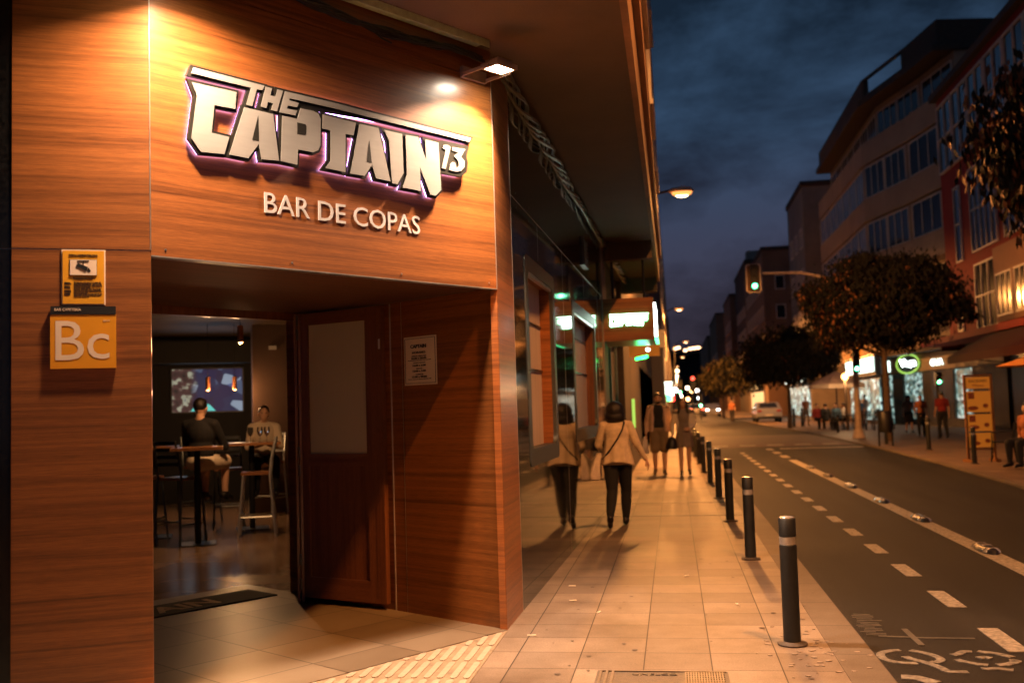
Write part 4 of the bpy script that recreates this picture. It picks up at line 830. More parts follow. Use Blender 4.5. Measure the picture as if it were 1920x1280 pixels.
for i, (x, y, z, xb, pw, lb, pole) in enumerate([
     (3.2, 3.0, 9.4, 4.95, 6600, 'sodium street lamp over the road beside the viewpoint, above the picture', True),
     (.42, 26.0, 7.0, -1.0, 6500, 'large bright sodium street lamp on a bracket beside the canopy edge, highest in the sky', False),
     (.62, 69.0, 8.0, -.5, 16000, 'second sodium street lamp, small glow above the end of the street', False),
     (1.5, 106.0, 8.0, .3, 16000, 'third sodium street lamp, just above the hillside lights', True),
     (1.5, 141.0, 8.0, .3, 16000, 'fourth sodium street lamp, just below the hillside lights', True),
     (.9, 176.0, 8.0, .0, 16000, 'fifth sodium street lamp down the street', True),
     (.9, 200.0, 8.0, .0, 0, 'sixth sodium street lamp down the street', True),
     (.9, 235.0, 8.0, .0, 0, 'seventh sodium street lamp down the street', True),
     (.9, 262.0, 8.0, .0, 0, 'eighth sodium street lamp down the street', True),
     (.9, 300.0, 8.0, .0, 0, 'ninth sodium street lamp down the street', True),
     (.9, 350.0, 8.0, .0, 0, 'tenth and farthest sodium street lamp', True)]):
    if pw: street_lamp(x, y, z, lb, xb, pw, pole)
    else:
        t = thing('street_lamp', lb, 'street lamp', (x, y, z), 'sodium street lamps down the street')
        m = MB(); m.ell((x, y, z), .45, .3, .3, 10, 6); m.build('lens', MAT['e_core'], t, True)
        m = MB(); m.cyl((xb, y, 0), (xb, y, z), .08, n=6); m.build('lamp_arm', MAT['darksteel'], t)
# ------------------------------------------------------------------ foliage
def tree(name, label, base, trunk_h, crown, n, leaf, seed, mats=('leaf', 'leafd'), droop=.75, trunk_r=.11, group='street trees on the far pavement', lean=0):
    """crown = list of ellipsoid lobes (dx,dy,z,rx,ry,rz)"""
    rnd = random.Random(seed); bx, by = base; name_o = seed in (4, 8)
    t = thing(name, label, 'tree', (bx, by, 0), group)
    m = MB(); cz = crown[0][2]
    m.tube([(bx, by, 0), (bx+.02, by, trunk_h*.5), (bx+lean*.5, by, trunk_h), (bx+lean, by, cz)], [trunk_r*1.3, trunk_r, trunk_r*.85, trunk_r*.5], 9)
    for c in crown:
        for q in range(3):
            a = rnd.random()*6.28; e = (bx+c[0]+c[3]*.6*cos(a), by+c[1]+c[4]*.6*sin(a), c[2]+c[5]*.3*rnd.uniform(-.6, 1))
            s0 = (bx+lean*.5, by, trunk_h*.9+rnd.random()*.5); mid = tuple((p+q_)/2+rnd.uniform(-.15, .15) for p, q_ in zip(s0, e))
            m.tube([s0, mid, e], [trunk_r*.45, trunk_r*.3, trunk_r*.1], 6)
    m.build('trunk', MAT['bark'], t, True)
    m = MB(); tot = sum(c[3]*c[4]*c[5] for c in crown)
    for c in crown:
        k = int(n*c[3]*c[4]*c[5]/tot); clumps = [(rnd.gauss(0, 1), rnd.gauss(0, 1), rnd.gauss(0, 1)) for _ in range(max(8, k//45))]
        cl = []
        for v in clumps:
            L_ = math.sqrt(sum(q*q for q in v)) or 1; r = rnd.uniform(.35, 1.0)**.5
            cl.append((v[0]/L_*r, v[1]/L_*r, v[2]/L_*r))
        for _ in range(k):
            g_ = rnd.choice(cl); s_ = .24
            x = g_[0]+rnd.gauss(0, s_); y = g_[1]+rnd.gauss(0, s_); z = g_[2]+rnd.gauss(0, s_*.8)
            p = Vector((bx+c[0]+x*c[3]*.86, by+c[1]+y*c[4]*.86, c[2]+z*c[5]*.86))
            l_ = leaf*rnd.uniform(.7, 1.3); az = rnd.random()*6.28
            d = Vector((cos(az)*(1-droop), sin(az)*(1-droop), -droop*rnd.uniform(.3, 1.2))).normalized()
            sd = d.cross(Vector((cos(az+1.3), sin(az+1.3), .3))).normalized()*l_*.20; up = d.cross(sd).normalized()*l_*.06
            b = m.vs([tuple(p), tuple(p+d*l_*.45+sd+up), tuple(p+d*l_), tuple(p+d*l_*.45-sd+up)])
            q_ = rnd.random(); m.m = 2 if q_ < (.30 if seed == 8 else .11 if x*c[3]+c[0] < -1.2 and name_o else .012) else (0 if q_ < .5 else 1)  # orange leaves imitate lamplight, denser on the side towards the lamps
            m.face([b, b+1, b+2]); m.face([b, b+2, b+3])
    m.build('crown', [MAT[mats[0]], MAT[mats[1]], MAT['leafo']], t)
    return t
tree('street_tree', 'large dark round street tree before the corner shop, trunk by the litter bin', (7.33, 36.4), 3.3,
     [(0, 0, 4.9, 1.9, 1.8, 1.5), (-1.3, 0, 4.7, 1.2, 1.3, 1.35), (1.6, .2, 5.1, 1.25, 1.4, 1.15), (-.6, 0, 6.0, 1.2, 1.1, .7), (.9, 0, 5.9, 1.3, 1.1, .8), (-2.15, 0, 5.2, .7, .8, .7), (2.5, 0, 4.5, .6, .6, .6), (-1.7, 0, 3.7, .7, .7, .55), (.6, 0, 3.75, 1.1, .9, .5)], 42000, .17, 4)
tree('street_tree', 'dark broad street tree behind the traffic light arm, left of the parasol', (6.2, 56.0), 2.4,
     [(0, 0, 4.1, 2.3, 2.0, 1.6), (-1.2, 0, 3.7, 1.3, 1.3, 1.3), (1.4, 0, 3.9, 1.3, 1.3, 1.3)], 13000, .26, 5)
tree('street_tree', 'small street tree with lamplight painted yellow into its leaves, far down the right side', (4.6, 82.0), 2.4,
     [(0, 0, 3.7, 2.2, 2.0, 1.5), (-1.3, 0, 3.5, 1.4, 1.3, 1.2)], 4500, .36, 6, mats=('leafy', 'leafd'))  # street lamp glow put into the leaf colour as yellow
tree('street_tree', 'distant street tree at the right side, a lower dark clump beyond the yellow one', (4.8, 100.0), 2.2, [(0, 0, 3.8, 2.2, 2, 1.5)], 2200, .4, 9)
tree('street_tree', 'near tree whose leafy twigs hang into the upper right of the picture', (at(2015, 300, 19.5).x, 19.5), 3.2,
     [(0, 0, 6.3, 1.7, 1.7, 1.5), (-.9, .2, 6.9, .9, .9, .8), (-.95, -.1, 5.9, .75, .8, .75), (.2, 0, 5.2, 1.2, 1.3, .9)], 7000, .23, 8, group='street trees on the far pavement', droop=.8)
# ------------------------------------------------------------------ facades
def facade(parent, fr, wins, proud=.04, mf='frame', mp='pane', bars=(2, 1)):
    """wins = list (x0,x1,z0,z1); glass set slightly proud of the wall with frame members"""
    for (x0, x1, z0, z1, *opt) in wins:
        nx, nz = opt[0] if opt else bars
        m = MB(fr); f_ = .07
        m.box(x0, x0+f_, -proud, 0, z0, z1); m.box(x1-f_, x1, -proud, 0, z0, z1); m.box(x0+f_, x1-f_, -proud, 0, z1-f_, z1); m.box(x0+f_, x1-f_, -proud, 0, z0, z0+f_)
        for i in range(1, nx): x = x0+(x1-x0)*i/nx; m.box(x-.03, x+.03, -proud+.005, 0, z0+f_, z1-f_)
        for i in range(1, nz): z = z0+(z1-z0)*i/nz; m.box(x0+f_, x1-f_, -proud+.002, 0, z-.03, z+.03)
        w_ = m.build('window', MAT[mf], parent)
        MB(fr).box(x0+f_, x1-f_, -proud*.4, 0, z0+f_, z1-f_).build('pane', MAT[mp], w_, origin=parent.location)
# frames whose y points into the building, x to the right as seen from the street
def FR(a, b):  # a,b plan points, seen left to right from outside
    a = Vector((*a, 0)); b = Vector((*b, 0)); return Fr(a, b-a), (b-a).length
# red building: facade from far corner (13.7,48.2) to near (13.7,20)
RX = 12.6
redb = thing('red_building', 'dark red apartment building with pale framed windows at the right edge', 'building', (16, 36, 0))
fr, LR = FR((RX, 48.0), (RX, 18.0))
m = MB(fr); m.box(0, LR, 0, 9, 3.9, 11.3); m.box(0, LR, 0, 9, 11.3, 15.1); m.build('wall', MAT['redwall'], redb)
m = MB(fr); m.box(-.15, LR, -.3, 9, 15.1, 15.4); m.build('cornice', MAT['darkwall'], redb)
m = MB(fr); m.box(3.2, LR, 1.5, 6, 0, 3.9); m.build('ground_floor_wall', MAT['stone'], redb)
# glazed gallery on the top floor
wins = []
x = .3
while x < LR-3: wins.append((x, x+2.2, 11.6, 14.7, (2, 2))); x += 2.32
facade(redb, fr, wins, .12)
facade(redb, fr, [(2.0, 2.9, 7.3, 10.6, (1, 2)), (4.3, 7.6, 7.4, 10.9, (5, 2)), (8.4, 11.5, 7.4, 10.9, (5, 2)), (15, 18, 7.4, 10.9, (5, 2)), (4.4, 7.8, 4.2, 6.9, (4, 2)), (12.3, 15.3, 4.2, 6.6, (4, 2)), (1.6, 2.4, 4.3, 6.4, (1, 2))], .08)
m = MB(fr); m.box(8.3, 12.0, -.5, 0, 4.2, 7.0); m.build('bay', MAT['peachwall'], redb)
fb, _ = FR((RX-.5, 48-8.3), (RX-.5, 48-12)); facade(redb, fb, [(.3, 2.0, 4.4, 6.0, (3, 1)), (2.3, 3.5, 4.4, 6.0, (2, 1))], .05)
m = MB(fr); m.box(0, LR, -1.3, 0, 3.75, 4.0); m.build('ledge', MAT['redwall'], redb)
# ground floor glazing of the red building (cafe)
fg_, _ = FR((RX+1.45, 48), (RX+1.45, 18)); facade(redb, fg_, [(6.2+i*2.4, 8.45+i*2.4, .2, 3.4, (2, 2)) for i in range(8)], .05, 'darksteel', 'pane')
m = MB(fr)
for i in range(5): m.box(7+i*4.1, 7.9+i*4.1, 1.38, 1.40, 2.3, 2.75)
m.build('lit_panel', MAT['e_shop'], redb)
# awning
t = thing('awning', 'dark red canvas awning over the cafe front at the right', 'awning', (11.7, 37, 3))
m = MB(fr)
for x0, x1 in ((9.4, 18.0), (18.3, 26)):
    b = m.vs([(x0, -.02, 4.35), (x1, -.02, 4.35), (x1, -2.6, 2.95), (x0, -2.6, 2.95), (x0, -.02, 4.31), (x1, -.02, 4.31), (x1, -2.6, 2.91), (x0, -2.6, 2.91)])
    for q in ((0, 1, 2, 3), (7, 6, 5, 4), (3, 2, 6, 7), (0, 3, 7, 4), (1, 5, 6, 2)): m.face([b+i for i in q])
m.build('canvas', MAT['awn'], t)
m = MB(fr); m.box(9.4, 18.0, -2.62, -2.59, 2.68, 2.92); m.box(18.3, 26, -2.62, -2.59, 2.68, 2.92); m.build('valance', MAT['awn'], t)
m = MB(fr)
for x in (9.6, 17.8, 18.5, 25.8): m.tube([(x, -.05, 2.6), (x, -2.5, 2.9)], .025, 6)
m.build('awning_arm', MAT['darksteel'], t, True)
# beige building with curved balcony bands
beige = thing('beige_building', 'tall beige corner building with wrap-around balcony bands and dark strip windows', 'building', (14, 58, 0))
PB = [(13.6, 48.3), (12.95, 51.9), (11.75, 56.8), (11.75, 73.0)]
def body(mb, pts, z0, z1, back=26): mb.slab([tuple(p) for p in pts]+[(back, pts[-1][1]), (back, pts[0][1])], z0, z1)
def outset(P, d):
    o = []
    for i, p in enumerate(P):
        p = Vector(p); ns = []
        if i > 0: e = (p-Vector(P[i-1])).normalized(); ns.append(Vector((-e.y, e.x)))
        if i < len(P)-1: e = (Vector(P[i+1])-p).normalized(); ns.append(Vector((-e.y, e.x)))
        n_ = sum(ns, Vector((0, 0))).normalized(); o.append(tuple(p+n_*d))
    return o
fl = [2.2, 5.25, 8.35, 11.45, 14.55]
m = MB(); body(m, PB, 3.96, 17.6); m.build('wall', MAT['beigewall'], beige)
for i, z in enumerate(fl[1:5]):
    m = MB(); body(m, outset(PB, .95), z-.25, z+.95 if i != 9 else z); 
    m.build('balcony', MAT['beigewall'], beige)
m = MB(); body(m, outset(PB, 1.0), 17.6, 17.9); m.build('roof', MAT['darkwall'], beige)
PT = outset(PB, .75)
fA, lA = FR(PT[3], PT[2]); m = MB(fA); m.box(0, lA, 0, .25, 17.9, 19.1); m.build('roof_parapet', MAT['darkwall'], beige)
fA, lA = FR(PT[2], PT[1]); m = MB(fA); m.box(0, lA, 0, .25, 17.9, 18.15); m.box(0, .35, 0, .25, 18.15, 19.1); m.box(lA-.4, lA, 0, .25, 18.15, 19.1); m.box(.35, lA-.4, 0, .2, 19.0, 19.1); m.build('roof_frame', MAT['darkwall'], beige)
fA, lA = FR(PT[1], PT[0]); m = MB(fA); m.box(0, lA, 0, 6, 17.9, 19.1); m.build('penthouse', MAT['darkwall'], beige)
for a, b in ((PB[3], PB[2]), (PB[2], PB[1]), (PB[1], PB[0])):
    f3, l3 = FR(a, b)
    for i, z in list(enumerate(fl))[1:]:
        n_ = max(1, int(l3/2.1)); w_ = (l3-.3)/n_
        f4 = f3
        off = .85 if i in (2, 3) else 0
        o3 = outset(PB, off); 
        k = [PB[3], PB[2], PB[1]].index(a); ao = o3[3-k]; bo = o3[2-k]; f4, l4 = FR(ao, bo); w_ = (l4-.3)/n_
        zb = z+.95 if i else z+.5
        facade(beige, f4, [(.15+q*w_, .15+(q+1)*w_-.12, zb, z+2.7, (3, 1)) for q in range(n_)], .05)
        if off: m = MB(f4); m.box(0, l4, .03, off, zb-.02, z+2.76); m.build('gallery_wall', MAT['beigewall'], beige)
# ground floor shop under it
shop = thing('corner_shop', 'brightly lit corner shop with pale green glowing windows under a brown fascia', 'shop', (13, 56, 0))
SA, SB_ = (11.75, 65.4), (14.0, 45.0)
f5, l5 = FR(SA, SB_)
m = MB(f5); m.box(0, l5, .3, 6, 0, 3.85); m.build('wall', MAT['stone'], shop)
xs = 0
WI = [(.1, .6, 0), (1.0, 1.7, 0), (2.5, 3.7, 0), (4.9, 5.8, 0), (7.5, 10.5, .35), (14.6, 16.9, .45)]
pil = [(.6, 1.0), (1.7, 2.5), (3.7, 4.9), (5.8, 7.5), (10.5, 14.6), (16.9, 20.5)]
m = MB(f5)
for a, b in pil: m = MB(f5); m.box(a, b, 0, .3, 0, 2.85); m.build('pier', MAT['stone'], shop)
for q in WI[4:]: MB(f5).box(q[0], q[1], 0, .3, 0, q[2]).build('window_base', MAT['stone'], shop)
for a, b, c in WI:
    w_ = MB(f5); w_.box(a, a+.06, .02, .3, c, 2.85); w_.box(b-.06, b, .02, .3, c, 2.85); w_.box(a+.06, b-.06, .02, .3, 2.79, 2.85); w_ = w_.build('shop_window', MAT['steel'], shop)
    mm_ = disp('lit_display%d' % int(a*10), 3.4, .62)
    MB(f5).box(a+.06, b-.06, .12, .2, c, 2.79).build('display', mm_, w_, origin=shop.location)
m = MB(f5); m.box(0, l5, -.12, .3, 2.85, 3.75); m.build('fascia_board', M_('shop_fascia', (.26, .19, .13), .6), shop)
m = MB(f5); m.box(-.3, l5+.2, -.8, .3, 3.78, 3.95); m.build('shop_canopy', MAT['darkwall'], shop)
m = MB(f5); m.box(-1, 13.6, -.05, .3, 3.96, 5.0); m.build('upper_band', MAT['sodiumlitwall'], shop)  # yellow of this band is sodium lamplight put into the wall colour
for q in (1, 3.2, 5.0): m = MB(f5); m.box(q, q+.9, -.16, -.12, 2.98, 3.6); m.build('lit_panel', MAT['e_white'], shop)
t = thing('oval_shop_sign', 'oval shop sign ringed in green neon with white script on the fascia', 'sign', f5(9.0, -.2, 3.3))
m = MB(f5); pts = [(9.0+1.75*cos(a), 3.3+.50*sin(a)) for a in [i*pi/16 for i in range(32)]]; m.prism(pts, -.17, -.12); m.build('sign_board', MAT['stone'], t)
m = MB(f5)
ring = [(9.0+1.75*cos(a), -.2, 3.3+.50*sin(a)) for a in [i*pi/16 for i in range(33)]]; m.tube(ring, .045, 6); m.build('neon_ring', MAT['e_yg'], t, True)
text_mb('Vega', f5, 7.75, 3.03, 2.5, .55, -.21, .03, bold=.02).build('sign_script', MAT['e_whiteb'], t)
t = thing('shop_sign', 'small lit white letters GUA beside the oval sign', 'sign', f5(14, -.2, 3.2)); text_mb('GUA', f5, 12.2, 3.05, 1.7, .34, -.16, .03, bold=.02).build('letters', MAT['e_white'], t)
t = thing('wall_sign', 'dark red wall sign with dim lettering above the corner shop', 'sign', f5(16, -.2, 4.6)); q0 = at(1765, 658, 47.6); q1 = at(1808, 628, 47.6); t.location = (q0.x, 47.6, q0.z); t.matrix_world = Matrix.Translation(t.location); FW = Fr((0, 47.6, 0), (1, 0, 0))
MB(FW).box(q0.x, q1.x, -.05, .03, q0.z, q1.z).build('board', MAT['awn'], t)
text_mb('GRANATE', FW, q0.x+.08, q1.z-.30, q1.x-q0.x-.16, .17, -.062, .012).build('lettering', MAT['redwall'], t); text_mb('GRANATE', FW, q0.x+.08, q0.z+.12, q1.x-q0.x-.16, .17, -.062, .012).build('lettering', MAT['redwall'], t)
# buildings farther down the right side
def block(name, label, x, y0, y1, z, mat_, gable='greywall', floors=5, back=20, fl_h=3.1, wingable=True, parapet=.4, cat='building'):
    t = thing(name, label, cat, (x+3, (y0+y1)/2, 0))
    m = MB(); m.box(x, back, y0, y1, 0, z); m.build('wall', [MAT[mat_]], t)
    m = MB(); m.box(x-.12, back, y0-.12, y1, z, z+parapet); m.build('parapet', MAT['darkwall'], t)
    f_, l_ = FR((x, y1), (x, y0)); g_, gl = FR((x, y0), (x+8, y0))
    ws = []
    for k in range(floors):
        zz = 4+k*fl_h
        if zz+1.6 > z: break
        n_ = int(l_/3)
        for q in range(min(n_, 8)): ws.append((l_-1.0-q*3-1.6, l_-1.0-q*3, zz, zz+1.5, (2, 1)))
    facade(t, f_, ws, .06)
    if wingable: facade(t, g_, [(1.2+q*2.6, 2.2+q*2.6, 4+k*fl_h, 5.5+k*fl_h, (1, 1)) for k in range(floors) for q in range(3) if 4+k*fl_h+1.6 < z], .06)
    return t
a = at(1503, 350, 78); block('grey_building', 'narrow grey building with a pale lit side wall, left of the tall beige one', a.x, 78, 88, a.z, 'greywall', floors=5)
a = at(1428, 470, 108); tB = block('brown_building', 'dark brown building behind the traffic light, with a lit roof edge', a.x, 108, 135, a.z, 'brownwall', floors=5)
a2 = at(1398, 490, 136); block('far_dark_building', 'dark building left of the traffic light with a pale lit rooftop box', a2.x, 137, 160, a2.z, 'darkwall', floors=4)
MB().box(a2.x+.5, a2.x+5, 140, 143, a2.z+.4, a2.z+2.0).build('rooftop_box', MAT['greywall'], label='pale box standing on the roof left of the traffic light', cat='roof box')
a = at(1368, 555, 165); block('far_orange_building', 'narrow orange lit building far down the right side', a.x, 165, 185, a.z, 'brownwall', floors=4)
a = at(1342, 590, 205); block('far_low_building', 'low building near the vanishing point on the right side', a.x, 205, 240, a.z, 'brownwall', floors=3)
a = at(1326, 632, 260); block('farthest_building', 'farthest building at the right of the street end', a.x, 260, 330, a.z, 'brownwall', floors=2)
# left side
a = at(1239, 388, 48); tL = block('left_grey_building', 'grey building beyond the canopy on the left side of the street', -14, 50, 75, a.z, 'bluegrey', back=-.42, floors=3, wingable=False)
f_, l_ = FR((-.42, 50), (-.42, 75))
facade(tL, f_, [(1+q*3.2, 2.4+q*3.2, 4.6+k*3, 6.4+k*3, (2, 1)) for k in range(3) for q in range(7)], .06)
a = at(1252, 480, 76); block('left_dark_building', 'darker building behind the grey one on the left side', -14, 76, 110, a.z, 'darkwall', back=-.35, floors=1, wingable=False)
a = at(1259, 600, 112); block('left_far_building', 'low distant building on the left side of the street end', -14, 112, 300, a.z, 'darkwall', back=-.2, floors=1, wingable=False)
low = block('shop_row', 'dark row of small shops between the canopy and the grey building', -14, YE+.02, 50, 7.5, 'darkwall', back=-1.0, floors=1, wingable=False)
# storefronts beyond the black panels (still under the canopy)
sf = thing('neighbouring_shop', 'dark neighbouring shop front with pale green lit curtains past the bar wall', 'shop', (-1.5, 18, 0))
m = MB(); m.box(-1.6, -1.02, 15.38, 16.3, 0, ZC-.01); m.build('grey_column', MAT['greywall'], sf)
m = MB(); m.box(-2.6, -1.10, 16.3, 50, 2.75, 4.15); m.box(-2.6, -1.06, 24.6, 25.6, 0, 2.75); m.box(-2.6, -1.0, 31, 50, 0, 2.75); m.build('shop_wall', MAT['darkwall'], sf)
m = MB(); m.box(-2.7, -2.6, 16.3, 24.6, 0, 2.75); m.build('inner_shop_wall', MAT['inblack'], sf)
for i, (y, w_, mt) in enumerate(((19.0, .5, 'e_shop'), (20.9, .5, 'e_curtain'), (22.3, 1.3, 'e_curtain'), (24.0, .35, 'e_yg'))):
    m = MB()
    for k in range(int(w_/.1)): m.cyl((-1.25+.02*(k % 2), y+k*.1, .9), (-1.25+.02*(k % 2), y+k*.1, 2.7), .055, n=7)
    m.build('glowing_curtain', MAT[mt], sf, True)
m = MB(); m.cyl((-1.0, 24.4, 1.0), (-1.0, 24.4, 1.7), .07, n=8); m.build('yellow_post', MAT['e_yg'], sf)
for y in (18.3, 20.2, 21.7, 26.5, 29.5): MB().box(-1.16, -1.10, y, y+.12, 0, 2.75).build('door_post', MAT['steel'], sf)
m = MB(); m.box(-1.3, -1.2, 26.6, 29.4, .5, 2.4); m.build('dim_window', E_('dim_shop', (.5, .22, .08), .35), sf)
# projecting sign box
t = thing('projecting_sign_box', 'wood faced sign box hanging under the canopy with a glowing white logo', 'sign', (-.64, 15.6, 2.54))
MB().box(-1.035, -.245, 15.42, 16.9, 2.545, 3.20).build('box_body', MAT['wood'], t)
FB = Fr((-1.0, 15.42, 0), (1, 0, 0))
fm = lambda x, z: (.075+(x+2.45)/2.13*.60, 2.86+(z-3.22)*.42)
logo(t, FB, fm, .010, -.030, -.026, 0, MAT['e_neong'], MAT['e_whiteb'], None)
FS = Fr((-.245, 15.42, 0), (0, 1, 0))
MB(FS).box(.05, 1.43, -.03, -.002, 2.60, 3.12).build('side_panel', MAT['e_whiteb'], t)
MB(FS).box(.05, 1.43, -.05, -.002, 2.555, 2.595).build('green_tube', MAT['e_neong'], t)
m = MB(); m.cyl((-.9, 16.1, 3.2), (-.9, 16.1, ZC), .02, n=6); m.cyl((-.4, 16.1, 3.2), (-.4, 16.1, ZC), .02, n=6); m.build('hanger', MAT['darksteel'], t)
t = thing('spot_lamp', 'small round white spot lamp under the sign box', 'lamp', (-.42, 17.4, 2.5)); MB().ell((-.40, 17.4, 2.50), .04, .04, .03, 10, 6).build('bulb', MAT['e_whiteb'], t, True)
t = thing('green_neon_tube', 'short bright green neon tube under the sign box', 'neon tube', (-.55, 17.6, 2.4)); MB().tube([(-.62, 17.7, 2.36), (-.42, 17.5, 2.39)], .028, 8).build('tube', E_('neon_green_bright', (.02, 1, .12), 9), t, True)
light('green_tube_light', 'POINT', (-.5, 17.6, 2.30), 9, (.12, 1, .35), t, .08)
for nm, lb, x0, x1, y, z0, z1, mt in (('orange_shop_sign', 'orange lit fascia beyond the sign box', -1.0, -.28, 24.2, 2.72, 3.0, 'e_menu'), ('awning', 'grey awning beyond the orange fascia on the left pavement', -1.0, -.2, 33, 3.4, 3.95, 'bluegrey'),
                            ('hanging_shop_sign', 'square cyan white lit sign above the walking couple', at(1247, 727, 34).x, at(1260, 727, 34).x, 34, at(1253, 739, 34).z, at(1253, 718, 34).z, 'e_white'), ('small_shop_sign', 'small green lit sign under the cyan one', at(1250, 747, 34).x, at(1260, 747, 34).x, 34, at(1253, 752, 34).z, at(1253, 743, 34).z, 'e_neong'), ('red_shop_sign', 'tiny red lit sign low on the left side', -.2, .05, 60, 1.7, 2.0, 'e_red')):
    q = MB(); q.box(x0, x1, y, y+.12, z0, z1); q.box(x0-.02, x1+.02, y+.03, y+.09, z1, z1+.05); tag(q.build(nm, MAT[mt]), lb, 'awning' if nm == 'awning' else 'sign')
# right side kiosks / lit shops farther along
fz, lz = FR((10.4, 105), (10.4, 78)); 
def litshop(name, label, fr, x0, x1, z1, sz0, sz1, mt='e_white', sign=True):
    t = thing(name, label, 'shop', fr((x0+x1)/2, 0, 0))
    MB(fr).box(x0, x1, -.3, 0, sz0-.2, sz1+.2).build('fascia_board', MAT['stone'], t)
    MB(fr).box(x0+.3, x1-.3, -.36, -.3, sz0, sz1).build('lit_sign', MAT[mt], t)
    n_ = 3; w_ = (x1-x0)/n_
    for k in range(n_): MB(fr).box(x0+k*w_+.15, x0+(k+1)*w_-.15, -.1, -.02, .3, sz0-.4).build('lit_window', MAT['e_display' if mt == 'e_white' else 'e_warm'], t)
    MB(fr).box(x0, x1, -.02, 0, 0, sz0-.2).build('shop_front', MAT['stone'], t)
litshop('white_shop', 'white lit shop behind the parked silver car', fz, 12, 26, 4, 3.0, 4.0)
fz2, _ = FR((11.3, 73), (11.3, 57)); litshop('green_cross_shop', 'shop with a long white and green glowing sign above the parasol', fz2, 6.5, 15.8, 4, 3.0, 3.8)
litshop('left_lit_shop', 'shop with warm lit windows farther along the right side', FR((9.9, 135), (9.9, 110))[0], 5, 22, 4, 3.0, 3.8, 'e_warm')
# ------------------------------------------------------------------ traffic signals
def signal_head(par, c, s_=1, green=True, aspects=3):
    h_ = .33*aspects
    m = MB(); m.box(c[0]-.15*s_, c[0]+.15*s_, c[1]-.10, c[1]+.12, c[2]-h_*s_/2-.02, c[2]+h_*s_/2+.02); m.build('signal_housing', MAT['plastic'], par)
    for k in range(aspects):
        z = c[2]+(aspects/2-.5-k)*.33*s_
        m = MB(); pts = []; 
        m.cyl((c[0], c[1]-.10, z), (c[0], c[1]-.115, z), .105*s_, n=18)
        on = (k == aspects-1) == green and k in (0, aspects-1)
        if on:
            m.build('lens', MAT['e_green' if green else 'e_red'], par)
            MB().cyl((c[0], c[1]-.117, z), (c[0], c[1]-.12, z), .07*s_, n=14).build('lens_core', MAT['e_greenw' if green else 'e_red'], par)
        else: m.build('lens', MAT['plastic'], par)
        v = MB(); n_ = 9
        for i in range(n_):
            a0 = pi*i/n_; a1 = pi*(i+1)/n_; r = .12*s_
            v.quad((c[0]+r*cos(a0), c[1]-.10, z+r*sin(a0)), (c[0]+r*cos(a1), c[1]-.10, z+r*sin(a1)), (c[0]+r*cos(a1), c[1]-.30, z+r*sin(a1)-.02), (c[0]+r*cos(a0), c[1]-.30, z+r*sin(a0)-.02))
        v.build('visor', MAT['plastic'], par)
tl = thing('traffic_light', 'traffic light on a long arm over the road, green lit, with a pale bordered backboard', 'traffic light', (6.95, 39.9, 0), 'traffic lights of the crossing')
c = at(1413, 521, 39.6)
MB().prism([(c.x+a, c.z+b) for a, b in rrect(-.29, .29, -.56, .56, .09)], 39.69, 39.72).build('backboard_border', M_('backboard_border', (.75, .62, .5), .4), tl)
MB().prism([(c.x+a, c.z+b) for a, b in rrect(-.24, .24, -.51, .51, .06)], 39.675, 39.69).build('backboard', M_('backboard_brown', (.16, .075, .03), .6), tl)
signal_head(tl, (c.x+.02, 39.58, c.z))
p = at(1430, 512, 39.8); q = at(1500, 512, 39.8)
m = MB(); m.tube([(p.x, 39.8, p.z), (q.x, 39.8, q.z+.02), (q.x+1.0, 39.85, q.z-.22), (q.x+1.7, 39.9, q.z-.8), (6.95, 39.9, q.z-1.9), (6.95, 39.9, 0)], [.05, .055, .06, .07, .08, .13], 9)
m.cyl((6.95, 39.9, 0), (6.95, 39.9, .35), .26, .16, n=12); m.build('mast', M_('mast_paint', (.60, .48, .38), .5), tl, True)
g = at(1605, 691, 39.6); tl2 = thing('traffic_light', 'green traffic light fixed on the pole low under the big tree', 'traffic light', (g.x, 39.6, g.z), 'traffic lights of the crossing'); signal_head(tl2, (g.x, 39.5, g.z+.28), .85)
g = at(1758, 716, 38.5); tl3 = thing('pedestrian_signal', 'small green pedestrian signal above the man in red', 'traffic light', (g.x, 38.5, 0), 'traffic lights of the crossing'); signal_head(tl3, (g.x, 38.4, g.z+.12), .7, True, 2)
MB().cyl((g.x, 38.55, 0), (g.x, 38.55, g.z+.3), .05, n=8).build('pole', MAT['darksteel'], tl3)
g = at(1299, 713, 95); t = thing('traffic_light', 'distant red traffic light over the street end', 'traffic light', (g.x, 95, 0), 'distant traffic lights'); signal_head(t, (g.x, 95, g.z-.3), 1.5, False); MB().cyl((g.x, 95.2, 0), (g.x, 95.2, g.z), .07, n=6).build('pole', MAT['darksteel'], t)
g = at(1275, 735, 110); t = thing('traffic_light', 'distant green traffic light left of the street end', 'traffic light', (g.x, 110, 0), 'distant traffic lights'); signal_head(t, (g.x, 110, g.z+.5), 1.5, True); MB().cyl((g.x, 110.2, 0), (g.x, 110.2, g.z), .07, n=6).build('pole', MAT['darksteel'], t)
g = at(1314, 760, 92); t = thing('traffic_light', 'distant green signal low among the traffic', 'traffic light', (g.x, 92, 0), 'distant traffic lights'); signal_head(t, (g.x, 92, g.z+.4), 1.2, True)
MB().cyl((g.x, 92.2, 0), (g.x, 92.2, g.z), .06, n=6).build('pole', MAT['darksteel'], t)
